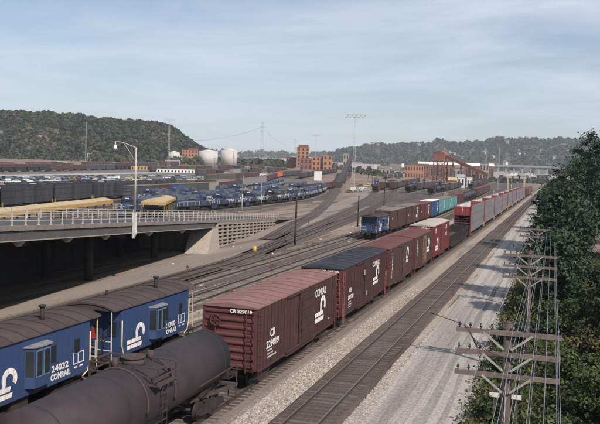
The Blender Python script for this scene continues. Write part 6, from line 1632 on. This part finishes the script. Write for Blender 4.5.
# sloping conveyor gallery beyond the hoppers, and the oily crossover in front of it
g0, g1 = at(338, 187.5), bearing(351.5, 880); z1_ = topz(351.5, 156.5, g1)
r = thing('conveyor_gallery', 'long dark conveyor gallery climbing from the hoppers towards the light tower', 'conveyor', tuple(g0)); b = MB(); e_ = Vector((g1.x, g1.y, z1_)) - g0
b.bar((0, 0, 1.5), tuple(e_), 3.6, 3.4); b.build('gallery', M_RUSTD_, r)
for k in range(1, 9):
    f_ = k / 9; q_ = e_ * f_; g_z = terrain(g0.x + q_.x, g0.y + q_.y) - g0.z - .5
    b = MB(); zt__ = 1.5 + (e_.z - 1.5) * f_ - 1.8
    if zt__ > g_z + .5:
        b.bar((q_.x - 1.4, q_.y, g_z), (q_.x - .6, q_.y, zt__), .5, .5); b.bar((q_.x + 1.4, q_.y, g_z), (q_.x + .6, q_.y, zt__), .5, .5); b.bar((q_.x - 1.2, q_.y, g_z + (zt__ - g_z) * .5), (q_.x + 1.2, q_.y, g_z + (zt__ - g_z) * .5), .4, .4); b.build('trestle', M_RUSTD_, r)
track([(p.x, p.y) for p in (at(337, 188), at(331, 198), at(317, 211), at(297, 222), at(270, 238))], G_BAL, wid=3.4)
M_SCRAP = mat('pale scrap', (0.5, 0.46, 0.42), rnd=.0, island=.5, var=.1); M_STONE = mat('ballast stones', (0.33, 0.29, 0.26), island=.45, var=.1)
def litter(name, n, regs, sz, M, flat=.5):
    mb = MB()
    for k in range(n):
        (x0, x1, y0, y1) = regs[k % len(regs)]; x, y = RN.uniform(x0, x1), RN.uniform(y0, y1); s = sz * RN.uniform(.4, 1.5); a = RN.uniform(0, 3.14); c, q = math.cos(a), math.sin(a); ex = RN.uniform(.5, 2.2)
        V = [(x + (u * c * ex - v * q) * s, y + (u * q * ex + v * c) * s, -.34 + (w * flat * s)) for u, v, w in ((-.5, -.5, 0), (.5, -.45, 0), (.55, .5, 0), (-.45, .55, 0), (-.3, -.35, 1.1), (.35, -.3, .9), (.3, .35, 1.2), (-.35, .3, .8))]
        mb.add(V, [(4, 5, 6, 7), (0, 1, 5, 4), (1, 2, 6, 5), (2, 3, 7, 6), (3, 0, 4, 7)])
    tag(mb.build(name, M, fix=False), kind='stuff')
yb = at(254.5, 250); b = MB(); b.cyl((0, 0, 0), (0, 0, .85), .26, n=14); b.cyl((0, 0, .3), (0, 0, .36), .28, n=14); b.cyl((0, 0, .62), (0, 0, .68), .28, n=14); o = b.build('barrel', M_YEL); o.location = (yb.x, yb.y, -.34); tag(o, 'yellow barrel standing on the dirt between the yard tracks', 'barrel')
for k, (x_, y_) in enumerate(((-35.9, 74), (-31.9, 88), (-40.4, 118), (-32.2, 135), (-25.9, 62), (-46.5, 150))):
    r = thing('switch_stand', 'small rusty switch stand by the yard tracks, ' + ('nearest the ramp abutment', 'between the two straight tracks', 'by the crib wall end', 'close to the lone caboose', 'behind the first boxcar', 'farthest along the road')[k], 'switch stand', (x_, y_, -.34)); b = MB(); b.box(-.25, .25, -.2, .2, 0, .3); b.bar((0, 0, .3), (0, 0, 1.3), .06, .06); b.build('stand', M_RUSTB, r); b = MB(); b.prism([(-.2, 1.3), (.2, 1.3), (0, 1.65)], 'y', -.02, .02); b.build('target', M_RUSTB, r); b = MB(); b.bar((0, 0, .35), (.5, 0, .55), .05, .05); b.build('lever', M_BLACK, r)
for k, (px_, py_) in enumerate(((172, 291), (230, 268), (320, 243), (285, 250))):
    p_ = at(px_, py_); r = thing('tie_stack', 'heap of old ties lying beside the yard tracks, ' + ('left of the first boxcar', 'below the crib wall', 'near the lone caboose', 'in the middle of the yard tracks')[k], 'tie stack', (p_.x, p_.y, -.34), -.1 + .2 * k); t0 = None; tb = MB(); tb.box(-1.25, 1.25, -.11, .11, -.09, .09)
    for (a_, z_) in ((-.3, .1), (0, .1), (.3, .1), (-.14, .285), (.16, .285)):
        if t0 is None: t0 = tb.build('tie', M_TIE, r); t0.location = (0, a_, z_)
        else: same(t0, 'tie', r, (RN.uniform(-.1, .1), a_, z_), RN.uniform(-.06, .06))
litter('debris', 230, [(-36, -25, 55, 130), (-45, -33, 80, 200), (-22, -18, 35, 120)], .22, M_SCRAP)
litter('ballast_stones', 14000, [(-14.35, -12.25, 24, 80), (-14.3, -12.3, 24, 50), (-9.1, -8.3, 20, 60)], .07, M_STONE, .7)
litter('gravel_stones', 6000, [(-8.2, -3.6, 18, 45)], .04, mat('pale stones', (0.30, 0.28, 0.27), island=.4, var=.1), .7)

# ------------------------------------------------------------------ labels of look-alikes by their place in the row
ORD = 'first second third fourth fifth sixth seventh eighth ninth tenth eleventh twelfth thirteenth fourteenth fifteenth sixteenth seventeenth eighteenth nineteenth twentieth'.split() + ['twenty-' + w for w in 'first second third fourth fifth sixth seventh eighth ninth'.split()]
rows_ = {}
for o in list(COL.objects):
    if o.parent is None and o.get('group') and o.get('label'): rows_.setdefault(o['label'], []).append(o)
for lab, L_ in rows_.items():
    if 2 <= len(L_) <= 28 and 'wire' not in lab and 'house' not in lab and len(lab.split()) <= 12:
        L_.sort(key=lambda o: px_of(o.location))
        for k, o in enumerate(L_): o['label'] = lab + ', ' + ORD[k] + ' from the left'
